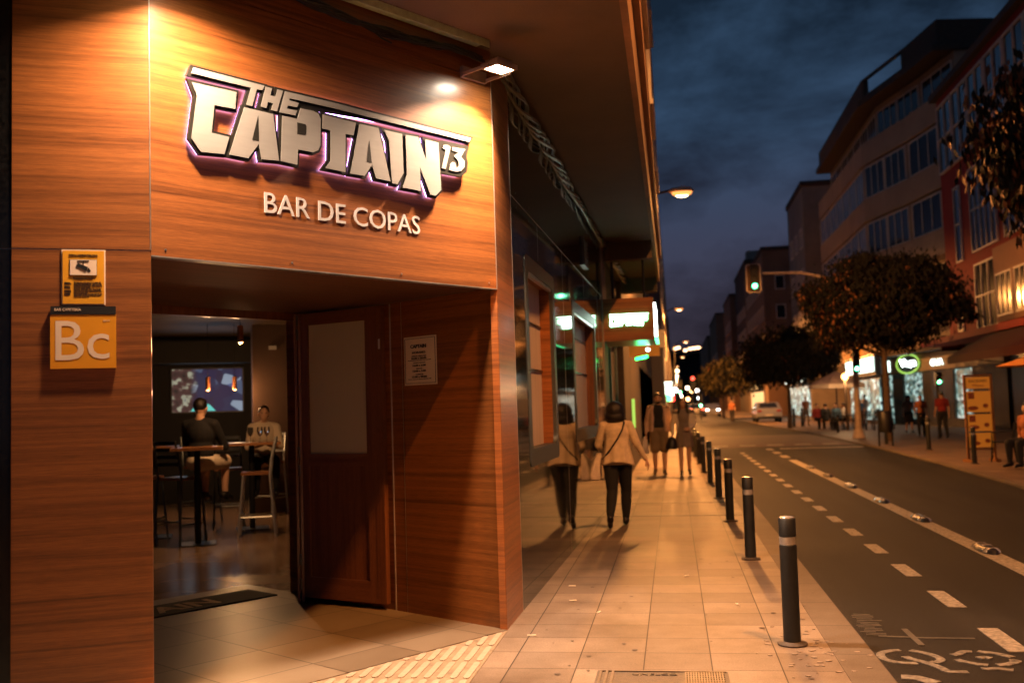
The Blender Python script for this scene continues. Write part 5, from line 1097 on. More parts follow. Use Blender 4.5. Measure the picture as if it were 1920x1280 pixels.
for i, (px, py, Y) in enumerate(((1289, 727, 120), (1297, 733, 130), (1307, 732, 125), (1312, 746, 105), (1290, 748, 115), (1277, 742, 140), (1266, 731, 90), (1258, 740, 80))):
    g = at(px, py, Y); t = thing('globe_lamp', 'small round street light glowing among the far lights, number of many', 'street lamp', (g.x, Y, 0), 'small round lights down the street')
    t['label'] = ['warm round light left of the far red signal', 'round light just under the far red signal', 'white round light right of the far red signal', 'round light above the far green signal', 'small orange light above the queue of cars', 'small pale light near the green signal at the left', 'pale light beside the cyan sign', 'pale blue light under the cyan sign'][i]
    MB().ell((g.x, Y, g.z), .22, .22, .22, 10, 6).build('globe', E_('globe%d' % i, [(1, .75, .5), (1, .55, .2), (1, .9, .8), (.8, .95, 1), (1, .4, .15), (1, .8, .6), (1, .9, .8), (.6, .9, 1)][i], 11), t, True)
    MB().cyl((g.x, Y, 0), (g.x, Y, g.z-.2), .05, n=5).build('pole', MAT['darksteel'], t)
# ------------------------------------------------------------------ cars
def car(label, x, y, col='carpaint', tail='e_tail', rear=True, glow=True, group=None, wdt=1.78):
    t = thing('parked_car' if not glow else 'car', label, 'car', (x, y, 0), group)
    sd = 1 if rear else -1
    prof = [(-2.1, .35), (-2.12, .75), (-2.0, .98), (-1.55, 1.05), (-1.0, 1.42), (.35, 1.46), (1.0, 1.05), (1.9, .92), (2.1, .7), (2.1, .32)]
    F2 = Fr((x, y, 0), (0, sd, 0)) # x along travel
    def shell(pr, w0, nm, mt):
        m = MB(F2); n_ = len(pr)
        ins = [max(0, (z-.95))*.28 for _, z in pr]
        L0 = m.vs([(a, -w0/2+i, z) for (a, z), i in zip(pr, ins)]); R0 = m.vs([(a, w0/2-i, z) for (a, z), i in zip(pr, ins)])
        m.face([L0+i for i in range(n_)]); m.face([R0+i for i in reversed(range(n_))])
        for i in range(n_): j = (i+1) % n_; m.face([L0+j, L0+i, R0+i, R0+j])
        return m.build(nm, mt, t, True)
    shell(prof, wdt, 'body', MAT[col])
    m = MB(F2)
    m.quad((-1.53, -.66, 1.075), (-1.53, .66, 1.075), (-1.06, .56, 1.40), (-1.06, -.56, 1.40)); m.build('rear_window', MAT['pane'], t)
    m = MB(F2)
    for s_ in (-1, 1): m.quad((-1.3, s_*(wdt/2-.03+.005), 1.06), (.8, s_*(wdt/2-.03+.005), 1.06), (.3, s_*(wdt/2-.13), 1.38), (-.95, s_*(wdt/2-.13), 1.38))
    m.build('side_window', MAT['pane'], t)
    for a in (-1.3, 1.3):
        for s_ in (-1, 1):
            w2 = MB(F2).cyl((a, s_*(wdt/2-.2), .32), (a, s_*(wdt/2+.01), .32), .32, n=18).build('wheel', MAT['tyre'], t)
            MB(F2).cyl((a, s_*(wdt/2+.01), .32), (a, s_*(wdt/2+.02), .32), .19, n=14).build('rim', MAT['steel'], w2, origin=t.location)
    for s_ in (-1, 1):
        MB(F2).box(-2.14, -2.08, s_*(wdt/2-.22)-.14, s_*(wdt/2-.22)+.14, .78, .92).build('tail_lamp', MAT[tail], t)
        MB(F2).box(2.06, 2.13, s_*(wdt/2-.28)-.16, s_*(wdt/2-.28)+.16, .66, .80).build('headlight', MAT['e_head' if not rear else 'frost'], t)
    MB(F2).box(-2.135, -2.10, -.26, .26, .48, .60).build('number_plate', MAT['white_txt'], t)
    MB(F2).box(-2.2, -2.08, -wdt/2+.05, wdt/2-.05, .30, .45).build('bumper', MAT['plastic'], t)
    return t
g = at(1438, 790, 75); car('silver car parked with its rear to us beyond the crossing on the right', g.x, 75, 'carpaint', 'redcl', True, False)
for i, (x, y, col, rear) in enumerate(((2.6, 118, 'carpaint2', True), (4.6, 150, 'carpaint2', True), (2.7, 170, 'carpaint', True), (4.4, 118.5, 'carpaint', False), (4.9, 200, 'carpaint', False))):
    car(['dark car with red tail lamps leading the queue far down the street', 'dark car with red tail lamps in the right lane far away', 'pale car with red tail lamps behind the first in the far queue', 'car facing us with white headlights in the far traffic', 'farthest car facing us with white headlights'][i], x, y, col, 'e_tail', rear, True, 'cars in the far traffic')
# ------------------------------------------------------------------ cafe furniture, bins, parasols
t = thing('parasol', 'brown square parasol with pale valance over the cafe tables across the crossing', 'parasol', (8.25, 52.7, 0))
px_, py_ = 8.2, 52.7
m = MB(); r = 1.42
for i in range(8):
    a0 = pi/8+i*pi/4; a1 = a0+pi/4
    m.quad((px_, py_, 2.95), (px_+r*cos(a0), py_+r*sin(a0), 2.28), (px_+r*cos(a1), py_+r*sin(a1), 2.28))
m.build('canopy', MAT['browncanvas'], t)
m = MB()
for i in range(8):
    a0 = pi/8+i*pi/4; a1 = a0+pi/4
    m.quad((px_+r*cos(a0), py_+r*sin(a0), 2.28), (px_+r*cos(a1), py_+r*sin(a1), 2.28), (px_+r*cos(a1), py_+r*sin(a1), 2.08), (px_+r*cos(a0), py_+r*sin(a0), 2.08))
m.build('valance', MAT['cream'], t); MB().cyl((px_, py_, 0), (px_, py_, 3.05), .035, n=8).build('pole', MAT['darksteel'], t)
t = thing('parasol', 'orange canvas parasol cut off by the right edge above the cafe seats', 'parasol', (11.5, 27, 0))
p1 = at(1866, 687, 27); px_, py_, r = p1.x+1.35, 27, 1.35
m = MB()
for i in range(8):
    a0 = i*pi/4; a1 = a0+pi/4; m.quad((px_, py_, p1.z+.42), (px_+r*cos(a0), py_+r*sin(a0), p1.z), (px_+r*cos(a1), py_+r*sin(a1), p1.z))
m.build('canopy', MAT['orangecanvas'], t); MB().cyl((px_, py_, 0), (px_, py_, p1.z+.45), .035, n=8).build('pole', MAT['darksteel'], t)
def make_chair():
    t = thing('cafe_chair', 'x', 'chair', (0, 0, 0), 'dark resin cafe chairs')
    MB().box(-.22, .22, -.22, .22, .43, .46).build('seat', MAT['plastic'], t)
    m = MB(); m.tube([(-.22, .20, .46), (-.23, .28, .88), (.23, .28, .88), (.22, .20, .46)], .02, 6)
    for i in range(3): m.box(-.15+i*.12, -.09+i*.12, .235, .255, .5, .86)
    m.build('backrest', MAT['plastic'], t, True)
    for s_ in (-1, 1):
        MB().tube([(s_*.25, -.24, 0), (s_*.23, -.2, .45), (s_*.25, -.2, .66), (s_*.24, .24, .70)], .018, 6).build('armrest', MAT['plastic'], t, True)
        MB().tube([(s_*.25, .28, 0), (s_*.22, .2, .46)], .018, 6).build('leg', MAT['plastic'], t, True)
    return t
c0 = make_chair()
CH = [((7.6, 21.3), radians(160), 'dark resin cafe chair in front at the right edge, with a patterned bag by it'), ((7.25, 23.9), radians(-110), 'dark resin cafe chair pushed against the menu board')]
for i in range(12): CH.append(((7.9+(i % 4)*.75+random.uniform(-.2, .2), 49.5+(i//4)*2.0+random.uniform(-.4, .4)), random.uniform(0, 6.2), 'dark resin cafe chair %s under or beside the brown parasol' % ['in the front row', 'in the middle row', 'in the back row'][i//4]))
for i, (p, a, lb) in enumerate(CH):
    o = c0 if i == 0 else dup(c0, (*p, .03), a); o.location = (*p, .03); o.rotation_euler = (0, 0, a); o['label'] = lb
def cafe_table(x, y, label, mt='plastic', z=.74):
    t = thing('cafe_table', label, 'table', (x, y, 0), 'cafe tables on the far pavement')
    MB().box(x-.38, x+.38, y-.38, y+.38, z-.03, z).build('tabletop', MAT[mt], t); MB().cyl((x, y, .03), (x, y, z-.03), .03, n=8).build('pedestal', MAT['darksteel'], t); MB().lathe((x, y, .03), [(.25, 0), (.2, .02)], 14).build('foot', MAT['darksteel'], t)
cafe_table(8.1, 23.6, 'dark square cafe table behind the menu board at the right')
cafe_table(8.3, 50.3, 'cafe table in the left group under the parasol'); cafe_table(9.9, 50.8, 'pale cafe table right of the parasol pole', 'white_txt'); cafe_table(8.9, 53.8, 'cafe table at the back of the parasol group')
# menu board
g = at(1843, 850, 23.9); bx_, by_ = g.x, 23.9
t = thing('menu_board', 'tall lit orange menu board with three food panels standing on the far pavement', 'menu board', (bx_, by_, 0))
F6 = Fr((bx_-.32, by_, 0), (1, .12, 0))
m = MB(F6); m.box(0, .05, 0, .06, .1, 2.0); m.box(.59, .64, 0, .06, .1, 2.0); m.box(.05, .59, 0, .06, 1.95, 2.0); m.box(.05, .59, 0, .06, .30, .35); m.box(0, .05, -.2, .3, .03, .1); m.box(.59, .64, -.2, .3, .03, .1); m.build('board_frame', MAT['menuframe'], t)
for i, (z0, z1) in enumerate(((1.68, 1.94), (1.15, 1.62), (.72, 1.10), (.36, .68))):
    pp = MB(F6).box(.055, .585, .005, .03, z0, z1).build('menu_panel', MAT['e_menu'], t)
    if i:
        MB(F6).box(.08, .22, -.002, .005, z1-.17, z1-.03).build('food_picture', MAT['menuprint'], pp, origin=t.location)
        m = MB(F6); m.ell((.18, .0, z0+.09), .12, .004, .05, 12, 6); m.ell((.46, .0, z0+.14), .06, .004, .05, 12, 6); m.build('food_picture', MAT['menuprint'], pp, origin=t.location)
text_mb('RACIONES', F6, .12, 1.82, .40, .06, -.004, .008).build('menu_heading', MAT['ink'], t)
text_mb('Menu', F6, .20, 1.72, .24, .06, -.004, .008).build('menu_heading', MAT['menuprint'], t)
# litter bin
t = thing('litter_bin', 'dark litter bin on two legs between the traffic pole and the tree trunk', 'bin', (6.5, 32.8, 0))
MB().lathe((6.52, 32.8, .45), [(.17, 0), (.19, .05), (.20, .62), (.17, .66)], 14).build('bin_body', MAT['plastic'], t, True)
for s_ in (-1, 1): MB().cyl((6.52+s_*.2, 32.8, .03), (6.52+s_*.2, 32.8, 1.2), .03, n=8).build('leg', MAT['darksteel'], t)
# cafe edge lamp, hillside
g = at(1584, 706, 50); t = thing('globe_lamp', 'round orange white lamp on a post at the right edge of the parasol', 'street lamp', (g.x, 50, 0)); MB().ell((g.x, 50, g.z), .16, .16, .16, 12, 8).build('globe', MAT['e_orange'], t, True); light('globe_light', 'POINT', (g.x, 49.8, g.z-.05), 260, (1, .55, .25), t, .2); MB().cyl((g.x, 50, 0), (g.x, 50, g.z), .06, n=8).build('pole', MAT['bark'], t)
m = MB(); P = [(-120, 0), (-90, 18), (-40, 27), (-8, 29.5), (12, 29), (30, 30), (60, 24), (120, 18), (160, 0)]
m.prism([(x, z+random.uniform(-.5, .5)) for x, z in P], 520, 640); m.build('hills', MAT['hill'], kind='structure')
for i, (px, py) in enumerate(((1266, 652), (1272, 650), (1285, 655), (1294, 652), (1301, 651), (1309, 650), (1317, 651), (1321, 655))):
    g = at(px, py, 516); t = thing('hillside_house', ['leftmost', 'second', 'third', 'fourth', 'fifth', 'sixth', 'seventh', 'rightmost'][i]+' lit house in the row of lights on the hill, counting from the left', 'house', (g.x, 518, g.z-2), 'lit houses on the hillside')
    m = MB(); m.box(g.x-1.6, g.x+1.6, 517, 522, g.z-3, g.z+.5); m.build('wall', MAT['brownwall'], t); MB().box(g.x-.9, g.x+.9, 516.9, 517, g.z-1, g.z+.2).build('lit_window', MAT['e_house'], t)
# ================================================================== PEOPLE
def remesh(mb, name, mat_, parent, vox, smooth_it=4, label=None):
    me = mb.mesh('tmp', mat_, (0, 0, 0), False); o = bpy.data.objects.new('tmp', me); C.objects.link(o)
    r = o.modifiers.new('r', 'REMESH'); r.mode = 'VOXEL'; r.voxel_size = vox; r.use_smooth_shade = True
    s_ = o.modifiers.new('s', 'SMOOTH'); s_.iterations = smooth_it; s_.factor = .5
    dg = bpy.context.evaluated_depsgraph_get(); m2 = bpy.data.meshes.new_from_object(o.evaluated_get(dg)); m2.name = name
    if not m2.materials: m2.materials.append(mat_)
    m2.polygons.foreach_set('use_smooth', [True]*len(m2.polygons))
    bpy.data.objects.remove(o); bpy.data.meshes.remove(me)
    q = bpy.data.objects.new(name, m2); C.objects.link(q)
    if parent: q.parent = parent
    if label: q['label'] = label
    return q
def lerp(a, b, t): return tuple(p+(q-p)*t for p, q in zip(a, b))
def hand(mb, w_, d, side, palmdir, curl=.6, r=.0085):
    """w_ wrist, d direction of the hand, palmdir = direction the palm faces"""
    d = Vector(d).normalized(); pd = Vector(palmdir); pd = (pd-d*pd.dot(d)).normalized(); lat = d.cross(pd)*side
    w_ = Vector(w_)
    for k in range(4):
        o = (k-1.5)*.019
        mb.cap(tuple(w_+d*.01+lat*o*.6), tuple(w_+d*.078+lat*o), .013, .0115, 8)
        ln = (.070, .078, .072, .055)[k]
        a = w_+d*.082+lat*o*1.05; seg = ln/3; ang = 0; p = a
        for j in range(3):
            ang += curl*(.55+.12*k)*(.9 if j else .6)
            q = p+(d*cos(ang)+pd*sin(ang))*seg; mb.cap(tuple(p), tuple(q), r*(1-.12*j), r*(1-.12*(j+1)), 7); p = q
    t0 = w_+d*.02-lat*.028; t1 = t0+(d*.7-lat*.55+pd*.35).normalized()*.036; t2 = t1+(d*.95-lat*.05+pd*.35).normalized()*.030
    mb.cap(tuple(t0), tuple(t1), .0135, .0105, 8); mb.cap(tuple(t1), tuple(t2), .0105, .0085, 8)
def skeleton(sit=None, **o):
    J = dict(head=(0, .015, 1.585), neck=(0, -.01, 1.44), chest=(0, 0, 1.28), waist=(0, 0, 1.06), pelvis=(0, 0, .93),
             sl=(-.175, 0, 1.385), sr=(.175, 0, 1.385), el=(-.225, -.03, 1.10), er=(.225, -.03, 1.10), wl=(-.235, .04, .86), wr=(.235, .04, .86),
             hl=(-.09, 0, .90), hr=(.09, 0, .90), kl=(-.10, .02, .49), kr=(.10, .02, .49), al=(-.10, -.01, .085), ar=(.10, -.01, .085), tl=(-.12, .15, .03), tr=(.12, .15, .03),
             hdl=(0, .15, -1), hdr=(0, .15, -1), pl=(1, 0, 0), pr=(-1, 0, 0))
    if sit is not None:
        dz = sit+.10-.93
        for k in ('head', 'neck', 'chest', 'waist', 'pelvis', 'sl', 'sr', 'el', 'er', 'wl', 'wr'): J[k] = (J[k][0], J[k][1], J[k][2]+dz)
        for s_, x in (('l', -1), ('r', 1)):
            J['h'+s_] = (x*.09, 0, sit+.09); J['k'+s_] = (x*.13, .42, sit+.08); J['a'+s_] = (x*.13, .40, sit-.33); J['t'+s_] = (x*.14, .55, sit-.38)
        J['_dz'] = (dz,)
    J.update(o); return J
def body(J, fem=False, face=True):
    m = MB(); H_ = Vector(J['head'])
    m.ell(tuple(H_+Vector((0, -.012, .015))), .076, .095, .098, 16, 12); m.ell(tuple(H_+Vector((0, .022, -.045))), .055, .066, .068, 14, 10)
    if face:
        m.cap(tuple(H_+Vector((0, .090, .005))), tuple(H_+Vector((0, .103, -.022))), .009, .013, 8)
        m.ell(tuple(H_+Vector((0, .082, -.055))), .024, .014, .012, 10, 6)
        for s_ in (-1, 1): m.ell(tuple(H_+Vector((s_*.078, -.005, -.01))), .012, .020, .030, 8, 6); m.ell(tuple(H_+Vector((s_*.036, .070, -.022))), .022, .018, .020, 8, 6); m.ell(tuple(H_+Vector((s_*.032, .080, .030))), .024, .014, .009, 8, 6)
    m.cap(J['neck'], tuple(H_+Vector((0, -.02, -.06))), .058 if not fem else .050, .052 if not fem else .046, 12)
    cx = J['chest']; wx = J['waist']; px = J['pelvis']
    m.ell(cx, .150 if not fem else .138, .105, .17, 16, 10); m.ell(wx, .130 if not fem else .115, .092, .17, 16, 10); m.ell(px, .155 if not fem else .165, .11, .13, 16, 10)
    for s_ in ('l', 'r'):
        m.cap(J['neck'], J['s'+s_], .045, .050, 10); m.cap(J['s'+s_], J['e'+s_], .049, .038, 12); m.cap(J['e'+s_], J['w'+s_], .038, .025, 12)
        m.cap(J['h'+s_], J['k'+s_], .085, .055, 14); m.cap(J['k'+s_], lerp(J['k'+s_], J['a'+s_], .35), .054, .055, 12); m.cap(lerp(J['k'+s_], J['a'+s_], .3), J['a'+s_], .055, .036, 12)
        a = Vector(J['a'+s_]); t = Vector(J['t'+s_]); m.cap(tuple(a+(a-t)*.25+Vector((0, 0, -.035))), tuple(t), .036, .028, 10)
        hand(m, J['w'+s_], J['hd'+s_], 1 if s_ == 'r' else -1, J['p'+s_])
    return m
def legs_mb(J, rr=(.098, .068, .060), upto='a', cut=1.0, hips=.175):
    m = MB(); m.ell(tuple(Vector(J['pelvis'])+Vector((0, -.012, 0))), hips, .128, .12, 16, 10)
    for s_ in 'lr':
        e = J['k'+s_] if upto == 'k' else lerp(J['k'+s_], J['a'+s_], cut)
        if upto == 'k': m.cap(J['h'+s_], lerp(J['h'+s_], J['k'+s_], cut), rr[0], rr[0]*.93, 14)
        else: m.cap(J['h'+s_], J['k'+s_], rr[0], rr[1], 14); m.cap(J['k'+s_], lerp(J['k'+s_], J['a'+s_], .4), rr[1], rr[1]*.97, 12); m.cap(lerp(J['k'+s_], J['a'+s_], .4), e, rr[1]*.97, rr[2]*.85, 12)
    return m
def top_mb(J, fem=False, sleeve=1.0, ex=.016, waist=True):
    m = MB(); m.ell(J['chest'], (.155 if not fem else .15)+ex, .112+ex, .185, 18, 10); m.ell(J['waist'], (.145 if not fem else .138)+ex, .108+ex, .18, 18, 10)
    for s_ in 'lr':
        m.cap(lerp(J['neck'], J['s'+s_], .25), J['s'+s_], .05, .062, 12)
        if sleeve > 0:
            m.cap(J['s'+s_], lerp(J['s'+s_], J['e'+s_], min(1, sleeve)), .060+ex*.2, .050+ex*.2, 12)
            if sleeve > 1: m.cap(J['e'+s_], lerp(J['e'+s_], J['w'+s_], sleeve-1), .050, .038, 12)
    return m
def shoes_mb(J, sc_=1.0):
    m = MB()
    for s_ in 'lr':
        a = Vector(J['a'+s_]); t = Vector(J['t'+s_]); h = a+(a-t)*.28+Vector((0, 0, -.028)); 
        m.cap(tuple(h), tuple(t), .046*sc_, .038*sc_, 12); m.cap(tuple(a+Vector((0, 0, .01))), tuple(a+Vector((0, 0, -.03))), .048*sc_, .05*sc_, 10)
    return m
def person(label, loc, rot, h=1.70, J=None, vox=.014, fem=False, skin='skin', group=None):
    t = thing('person', label, 'person', (0, 0, 0), group)
    t['_f'] = 1; del t['_f']
    remesh(body(J, fem), 'body', MAT[skin], t, vox, 3)
    s_ = h/1.70
    t.location = loc; t.rotation_euler = (0, 0, rot); t.scale = (s_,)*3
    return t
def add(t, mb, nm, mt, vox=.014, it=4, **k): return remesh(mb, nm, MAT[mt], t, vox, it, **k)
def eyes(t, J, y=.092):
    H_ = Vector(J['head']); m = MB()
    for s_ in (-1, 1): m.ell(tuple(H_+Vector((s_*.031, y-.006, .012))), .014, .008, .007, 8, 6)
    o = m.build('eyes', MAT['ink'], t, True, origin=(0, 0, 0)); return o
def hairmb(J, style):
    H_ = Vector(J['head']); m = MB()
    if style == 'bob':
        m.ell(tuple(H_+Vector((0, -.032, .025))), .130, .122, .128, 18, 12); m.ell(tuple(H_+Vector((0, -.045, -.060))), .140, .100, .105, 16, 10)
        for s_ in (-1, 1): m.ell(tuple(H_+Vector((s_*.095, -.015, -.07))), .045, .070, .085, 12, 8)
    elif style == 'short':
        m.ell(tuple(H_+Vector((0, -.022, .034))), .083, .096, .098, 16, 12); m.ell(tuple(H_+Vector((0, .02, .088))), .062, .06, .034, 12, 8)
    elif style == 'long':
        m.ell(tuple(H_+Vector((0, -.025, .030))), .088, .100, .100, 16, 12)
        for s_ in (-1, 1): m.cap(tuple(H_+Vector((s_*.068, .0, .02))), tuple(H_+Vector((s_*.098, .035, -.20))), .030, .036, 10); m.cap(tuple(H_+Vector((s_*.07, -.04, .02))), tuple(H_+Vector((s_*.085, -.05, -.22))), .035, .04, 10)
        m.cap(tuple(H_+Vector((0, -.07, 0))), tuple(H_+Vector((0, -.08, -.2))), .06, .06, 10)
    elif style == 'bun':
        m.ell(tuple(H_+Vector((0, -.026, .030))), .084, .098, .096, 16, 12); m.ell(tuple(H_+Vector((.03, -.12, .0))), .045, .045, .045, 10, 8)
    return m
# ---- the woman walking away from us
J = skeleton(el=(-.26, .05, 1.12), wl=(-.20, .20, 1.02), hdl=(.1, .5, -.9), pl=(1, .2, 0),
             er=(.275, -.04, 1.13), wr=(.395, .02, .90), hdr=(.35, .1, -1), pr=(-.9, .3, -.2),
             kl=(-.085, -.02, .49), al=(-.12, -.26, .15), tl=(-.125, -.16, .035), kr=(.105, .16, .50), ar=(.085, .22, .085), tr=(.10, .38, .045),
             hl=(-.095, 0, .88), hr=(.095, 0, .88), head=(-.01, .0, 1.575))
wm = person('woman walking away in a beige cardigan and black trousers, white bag at her left side', (-.745, 12.95, .002), radians(2), 1.585, J, .0075, True)
add(wm, hairmb(J, 'bob'), 'hair', 'hair', .010, 5)
add(wm, legs_mb(J, (.112, .078, .060), cut=.92, hips=.195), 'trousers', 'blackcl', .010, 4)
add(wm, shoes_mb(J, .98), 'shoes', 'leather', .009, 3)
m = top_mb(J, True, 1.8, .03); 
m.rings([(0, -.01, 1.22, .165, .125, .0), (0, -.02, 1.10, .178, .135, .006), (0, -.03, 1.00, .196, .148, .009), (.0, -.035, .93, .212, .160, .012, .0), (.0, -.04, .865, .226, .170, .014, -.030)], 60, 9, .01)
add(wm, m, 'cardigan', 'beige', .008, 3)
m = MB(); m.tube([(.115, -.085, 1.43), (.085, -.150, 1.33), (.01, -.172, 1.20), (-.09, -.172, 1.06), (-.20, -.10, .93)], .0125, 6); m.tube([(.115, -.085, 1.43), (.10, .04, 1.45), (.0, .15, 1.3)], .0125, 6); m.build('bag_strap', MAT['leather'], wm, True, origin=(0, 0, 0))
m = MB(); m.rings([(-.255, .06, 1.01, .02, .03), (-.285, .05, .93, .06, .09, .006), (-.315, .04, .82, .085, .13, .010), (-.335, .03, .72, .105, .15, .012), (-.33, .03, .655, .100, .14, .010), (-.32, .03, .64, .06, .1, 0)], 30, 5, .01)
bg_ = m.build('carrier_bag', MAT['plasticbag'], None, True, origin=(0, 0, 0)); 
bg_.location = wm.location; bg_.rotation_euler = wm.rotation_euler; bg_.scale = wm.scale; tag(bg_, 'pale plastic carrier bag hanging at the left side of the walking woman', 'bag')
# ---- couple walking towards us
J = skeleton(el=(-.24, -.02, 1.11), er=(.25, -.03, 1.10), wl=(-.26, .05, .86), wr=(.27, .05, .86), kl=(-.095, .05, .50), al=(-.09, .06, .085), tl=(-.10, .22, .035), kr=(.10, .03, .49), ar=(.105, -.14, .12), tr=(.12, .0, .035))
mn = person('bearded man in a black top, pale jacket and shorts walking towards us', (-.34, 22.2, .002), radians(180), 1.80, J, .010)
add(mn, hairmb(J, 'short'), 'hair', 'hair', .012)
m = MB(); H_ = Vector(J['head']); m.ell(tuple(H_+Vector((0, .044, -.082))), .054, .052, .036, 14, 8); m.ell(tuple(H_+Vector((0, .086, -.040))), .030, .012, .007, 8, 6); add(mn, m, 'beard', 'hair', .008, 2)
eyes(mn, J)
add(mn, top_mb(J, False, 0, .006), 'vest', 'blackcl')
m = MB(); 
for s_ in (-1, 1):
    m.rings([(s_*.115, -.01, 1.43, .055, .07), (s_*.128, -.02, 1.25, .062, .130), (s_*.140, -.02, 1.05, .060, .140), (s_*.150, -.02, .90, .058, .145)], 16)
m.ell((0, -.05, 1.2), .15, .09, .25, 14, 8); m.ell((0, -.05, 1.02), .15, .09, .14, 14, 8)
for s_ in 'lr': m.cap(J['s'+s_], J['e'+s_], .062, .052, 10); m.cap(J['e'+s_], lerp(J['e'+s_], J['w'+s_], .85), .052, .042, 10)
add(mn, m, 'jacket', 'pinkjacket', .012, 3)
add(mn, legs_mb(J, (.112, .09, .08), 'k', .86), 'shorts', 'khaki'); add(mn, shoes_mb(J, .9), 'shoes', 'khaki', .012)
m = MB(); m.rings([(.30, .06, .80, .02, .02), (.31, .06, .70, .07, .09, .005), (.32, .06, .52, .10, .12, .008), (.31, .06, .45, .08, .1, .0)], 20, 5, .01)
b_ = m.build('carrier_bag', MAT['plasticbag'], None, True, origin=(0, 0, 0)); b_.location = mn.location; b_.rotation_euler = mn.rotation_euler; b_.scale = mn.scale; tag(b_, 'pale plastic bag held by the bearded man, by his bare legs', 'bag')
J = skeleton(el=(-.23, -.02, 1.12), wl=(-.12, .17, 1.03), hdl=(.6, .5, -.1), pl=(0, -1, 0), er=(.24, -.03, 1.12), wr=(.25, .06, .90), kl=(-.085, .0, .49), al=(-.09, -.13, .12), tl=(-.10, .0, .035), kr=(.085, .05, .50), ar=(.085, .05, .085), tr=(.09, .2, .035))
w2 = person('long-haired woman in a grey dress and pale cardigan walking beside the bearded man', (.195, 22.0, .002), radians(180), 1.67, J, .010, True, 'skin2')
add(w2, hairmb(J, 'long'), 'hair', 'hair', .012); eyes(w2, J)
m = top_mb(J, True, 0, .004); m.rings([(0, 0, 1.12, .13, .11), (0, 0, 1.0, .155, .125, .004), (0, 0, .85, .18, .14, .008), (0, .01, .62, .20, .15, .012)], 40, 8, .01); add(w2, m, 'dress', 'greydress', .012, 3)
m = MB()
for s_ in 'lr': m.cap(lerp(J['neck'], J['s'+s_], .5), J['s'+s_], .05, .058, 10); m.cap(J['s'+s_], J['e'+s_], .056, .048, 10); m.cap(J['e'+s_], lerp(J['e'+s_], J['w'+s_], .9), .047, .035, 10)
m.ell((0, -.07, 1.2), .15, .06, .22, 12, 8)
for s_ in (-1, 1): m.ell((s_*.135, .0, 1.12), .035, .10, .26, 10, 8)
add(w2, m, 'cardigan', 'cream', .012, 3); add(w2, shoes_mb(J, .85), 'shoes', 'leather', .012)
m = MB(); m.rings([(.27, .06, .86, .03, .03), (.27, .06, .80, .09, .09), (.28, .06, .64, .13, .11), (.28, .06, .58, .12, .1)], 18); b_ = m.build('handbag', MAT['leather'], None, True, origin=(0, 0, 0)); b_.location = w2.location; b_.rotation_euler = w2.rotation_euler; b_.scale = w2.scale; tag(b_, 'dark handbag hanging between the woman in the dress and the man', 'bag')
# ---- right side walkers
def walker(label, loc, rot, h, top, bottom, hair='short', fem=False, shorts=False, sleeve=.6, skin='skin2', vox=.018, ph=1, group='people on the far pavement'):
    J = skeleton(kl=(-.10, .06*ph, .5), al=(-.1, .10*ph, .085), tl=(-.11, .25*ph if ph > 0 else .0, .035), kr=(.1, .0, .49), ar=(.105, -.12*ph, .11), tr=(.12, .02, .04), wl=(-.24, .10*ph, .88), wr=(.24, -.02*ph, .87))
    p = person(label, loc, rot, h, J, vox, fem, skin, group)
    add(p, hairmb(J, hair), 'hair', 'hair', .018); add(p, top_mb(J, fem, sleeve, .02), 'top', top, .018)
    if shorts: add(p, legs_mb(J, (.11, .09, .08), 'k', .85), 'shorts', bottom, .018)
    else: add(p, legs_mb(J, cut=.95), 'trousers', bottom, .018)
    add(p, shoes_mb(J, .95), 'shoes', 'leather', .018); return p
g = at(1767, 780, 37.2); walker('man in a dark red shirt and black trousers standing under the pedestrian signal', (g.x, 37.2, .03), radians(5), 1.66, 'redcl', 'blackcl', sleeve=.7)
g = at(1727, 780, 39.4); walker('woman in an orange top and black trousers walking left of the man in red', (g.x, 39.4, .03), radians(160), 1.56, 'orangecl', 'blackcl', 'bun', True)
g = at(1704, 780, 44.0); walker('person in a brown top with bare legs left of the woman in orange', (g.x, 44.0, .03), radians(185), 1.55, 'khaki', 'blackcl', 'bob', True, True)
g = at(1622, 770, 58.0); walker('person in pale clothes at the corner shop window', (g.x, 58, .03), radians(120), 1.7, 'whitecl', 'whitecl')
g = at(1613, 770, 56.5); walker('child in a light blue top beside the person in pale clothes', (g.x, 56.5, .03), radians(200), 1.45, 'bluecl', 'redcl')
g = at(1511, 770, 60); walker('person in a pale top standing in front of the lit shop left of the parasol', (g.x, 60, .03), radians(200), 1.68, 'orangecl', 'khaki')
g = at(1373, 775, 76); walker('person in a bright orange top crossing far down the street', (g.x, 76, .0), radians(170), 1.7, 'orangecl', 'blackcl')
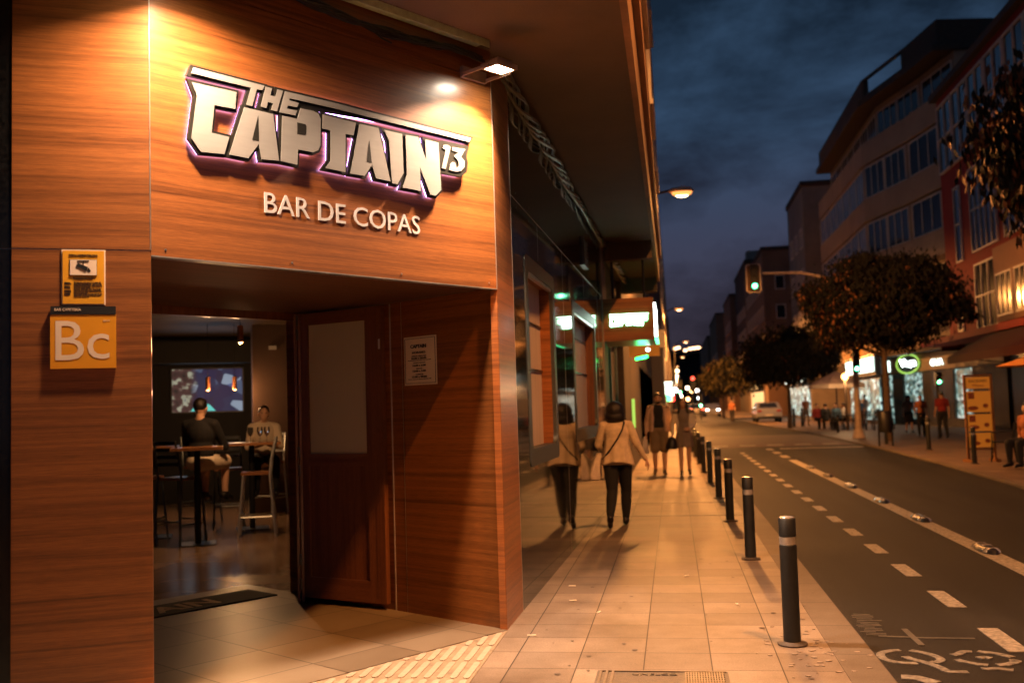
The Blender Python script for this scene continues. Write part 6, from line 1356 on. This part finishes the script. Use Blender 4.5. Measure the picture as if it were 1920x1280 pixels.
# ---- seated people
def seated(label, loc, rot, seat, h, top, bottom, hair='short', fem=False, sleeve=1.6, J=None, shorts=False, vox=.014, group=None, skin='skin'):
    J = J or skeleton(sit=seat)
    p = person(label, loc, rot, h, J, vox, fem, skin, group)
    add(p, hairmb(J, hair), 'hair', 'hair', vox); add(p, top_mb(J, fem, sleeve, .022), 'top', top, vox)
    add(p, legs_mb(J, (.10, .075, .06), 'k' if shorts else 'a', .95), 'shorts' if shorts else 'trousers', bottom, vox); add(p, shoes_mb(J, .95), 'shoes', 'leather', vox); return p
sit = .84; dz = sit+.10-.93
Jm = skeleton(sit=sit, el=(-.25, .14, 1.12+dz), wl=(-.14, .36, 1.18+dz), hdl=(.2, .5, .7), pl=(1, 0, .3), er=(.24, .16, 1.10+dz), wr=(.12, .38, 1.10+dz), hdr=(0, 1, .1), pr=(0, 0, -1))
q = V(vx(374, 13.7), 13.6, 0)
seated('man in a black jacket and pale shorts on a stool, back to us', (q.x, q.y, 0), radians(2), sit, 1.80, 'blackcl', 'cream', 'short', J=Jm, shorts=True, vox=.012)
Jw = skeleton(sit=sit, el=(-.23, .10, 1.10+dz), wl=(-.08, .30, 1.12+dz), hdl=(.6, .6, .3), pl=(0, -.3, 1), er=(.23, .10, 1.10+dz), wr=(.08, .30, 1.12+dz), hdr=(-.6, .6, .3), pr=(0, -.3, 1))
q = V(vx(492, 15.3), 15.2, 0)
ww = seated('woman in a pale shirt seated facing us at the high table with wine glasses', (q.x, q.y, 0), radians(205), sit, 1.70, 'cream', 'blackcl', 'bun', True, 1.3, J=Jw, vox=.012)
eyes(ww, Jw)
Jc = skeleton(sit=.45); 
g = at(1928, 800, 21.6); seated('person in a patterned orange and grey top seated at the right edge', (g.x, 21.6, .03), radians(120), .45, 1.7, 'orangecl', 'blackcl', 'short', J=skeleton(sit=.45), vox=.016, sleeve=1.2)
for i, (px, Y, top) in enumerate(((1532, 52, 'redcl'), (1548, 50.5, 'blackcl'), (1568, 51.5, 'bluecl'), (1583, 50.2, 'whitecl'))):
    g = at(px, 780, Y); seated(['person in dark red seated leftmost under the parasol', 'person in black seated left of the parasol pole', 'person in blue seated right of the parasol pole', 'person in a pale top seated rightmost under the parasol'][i], (g.x, Y, .03), radians((200, 20, 150, 60)[i]), .45, 1.68, top, 'blackcl', vox=.022, group='people seated under the parasol')
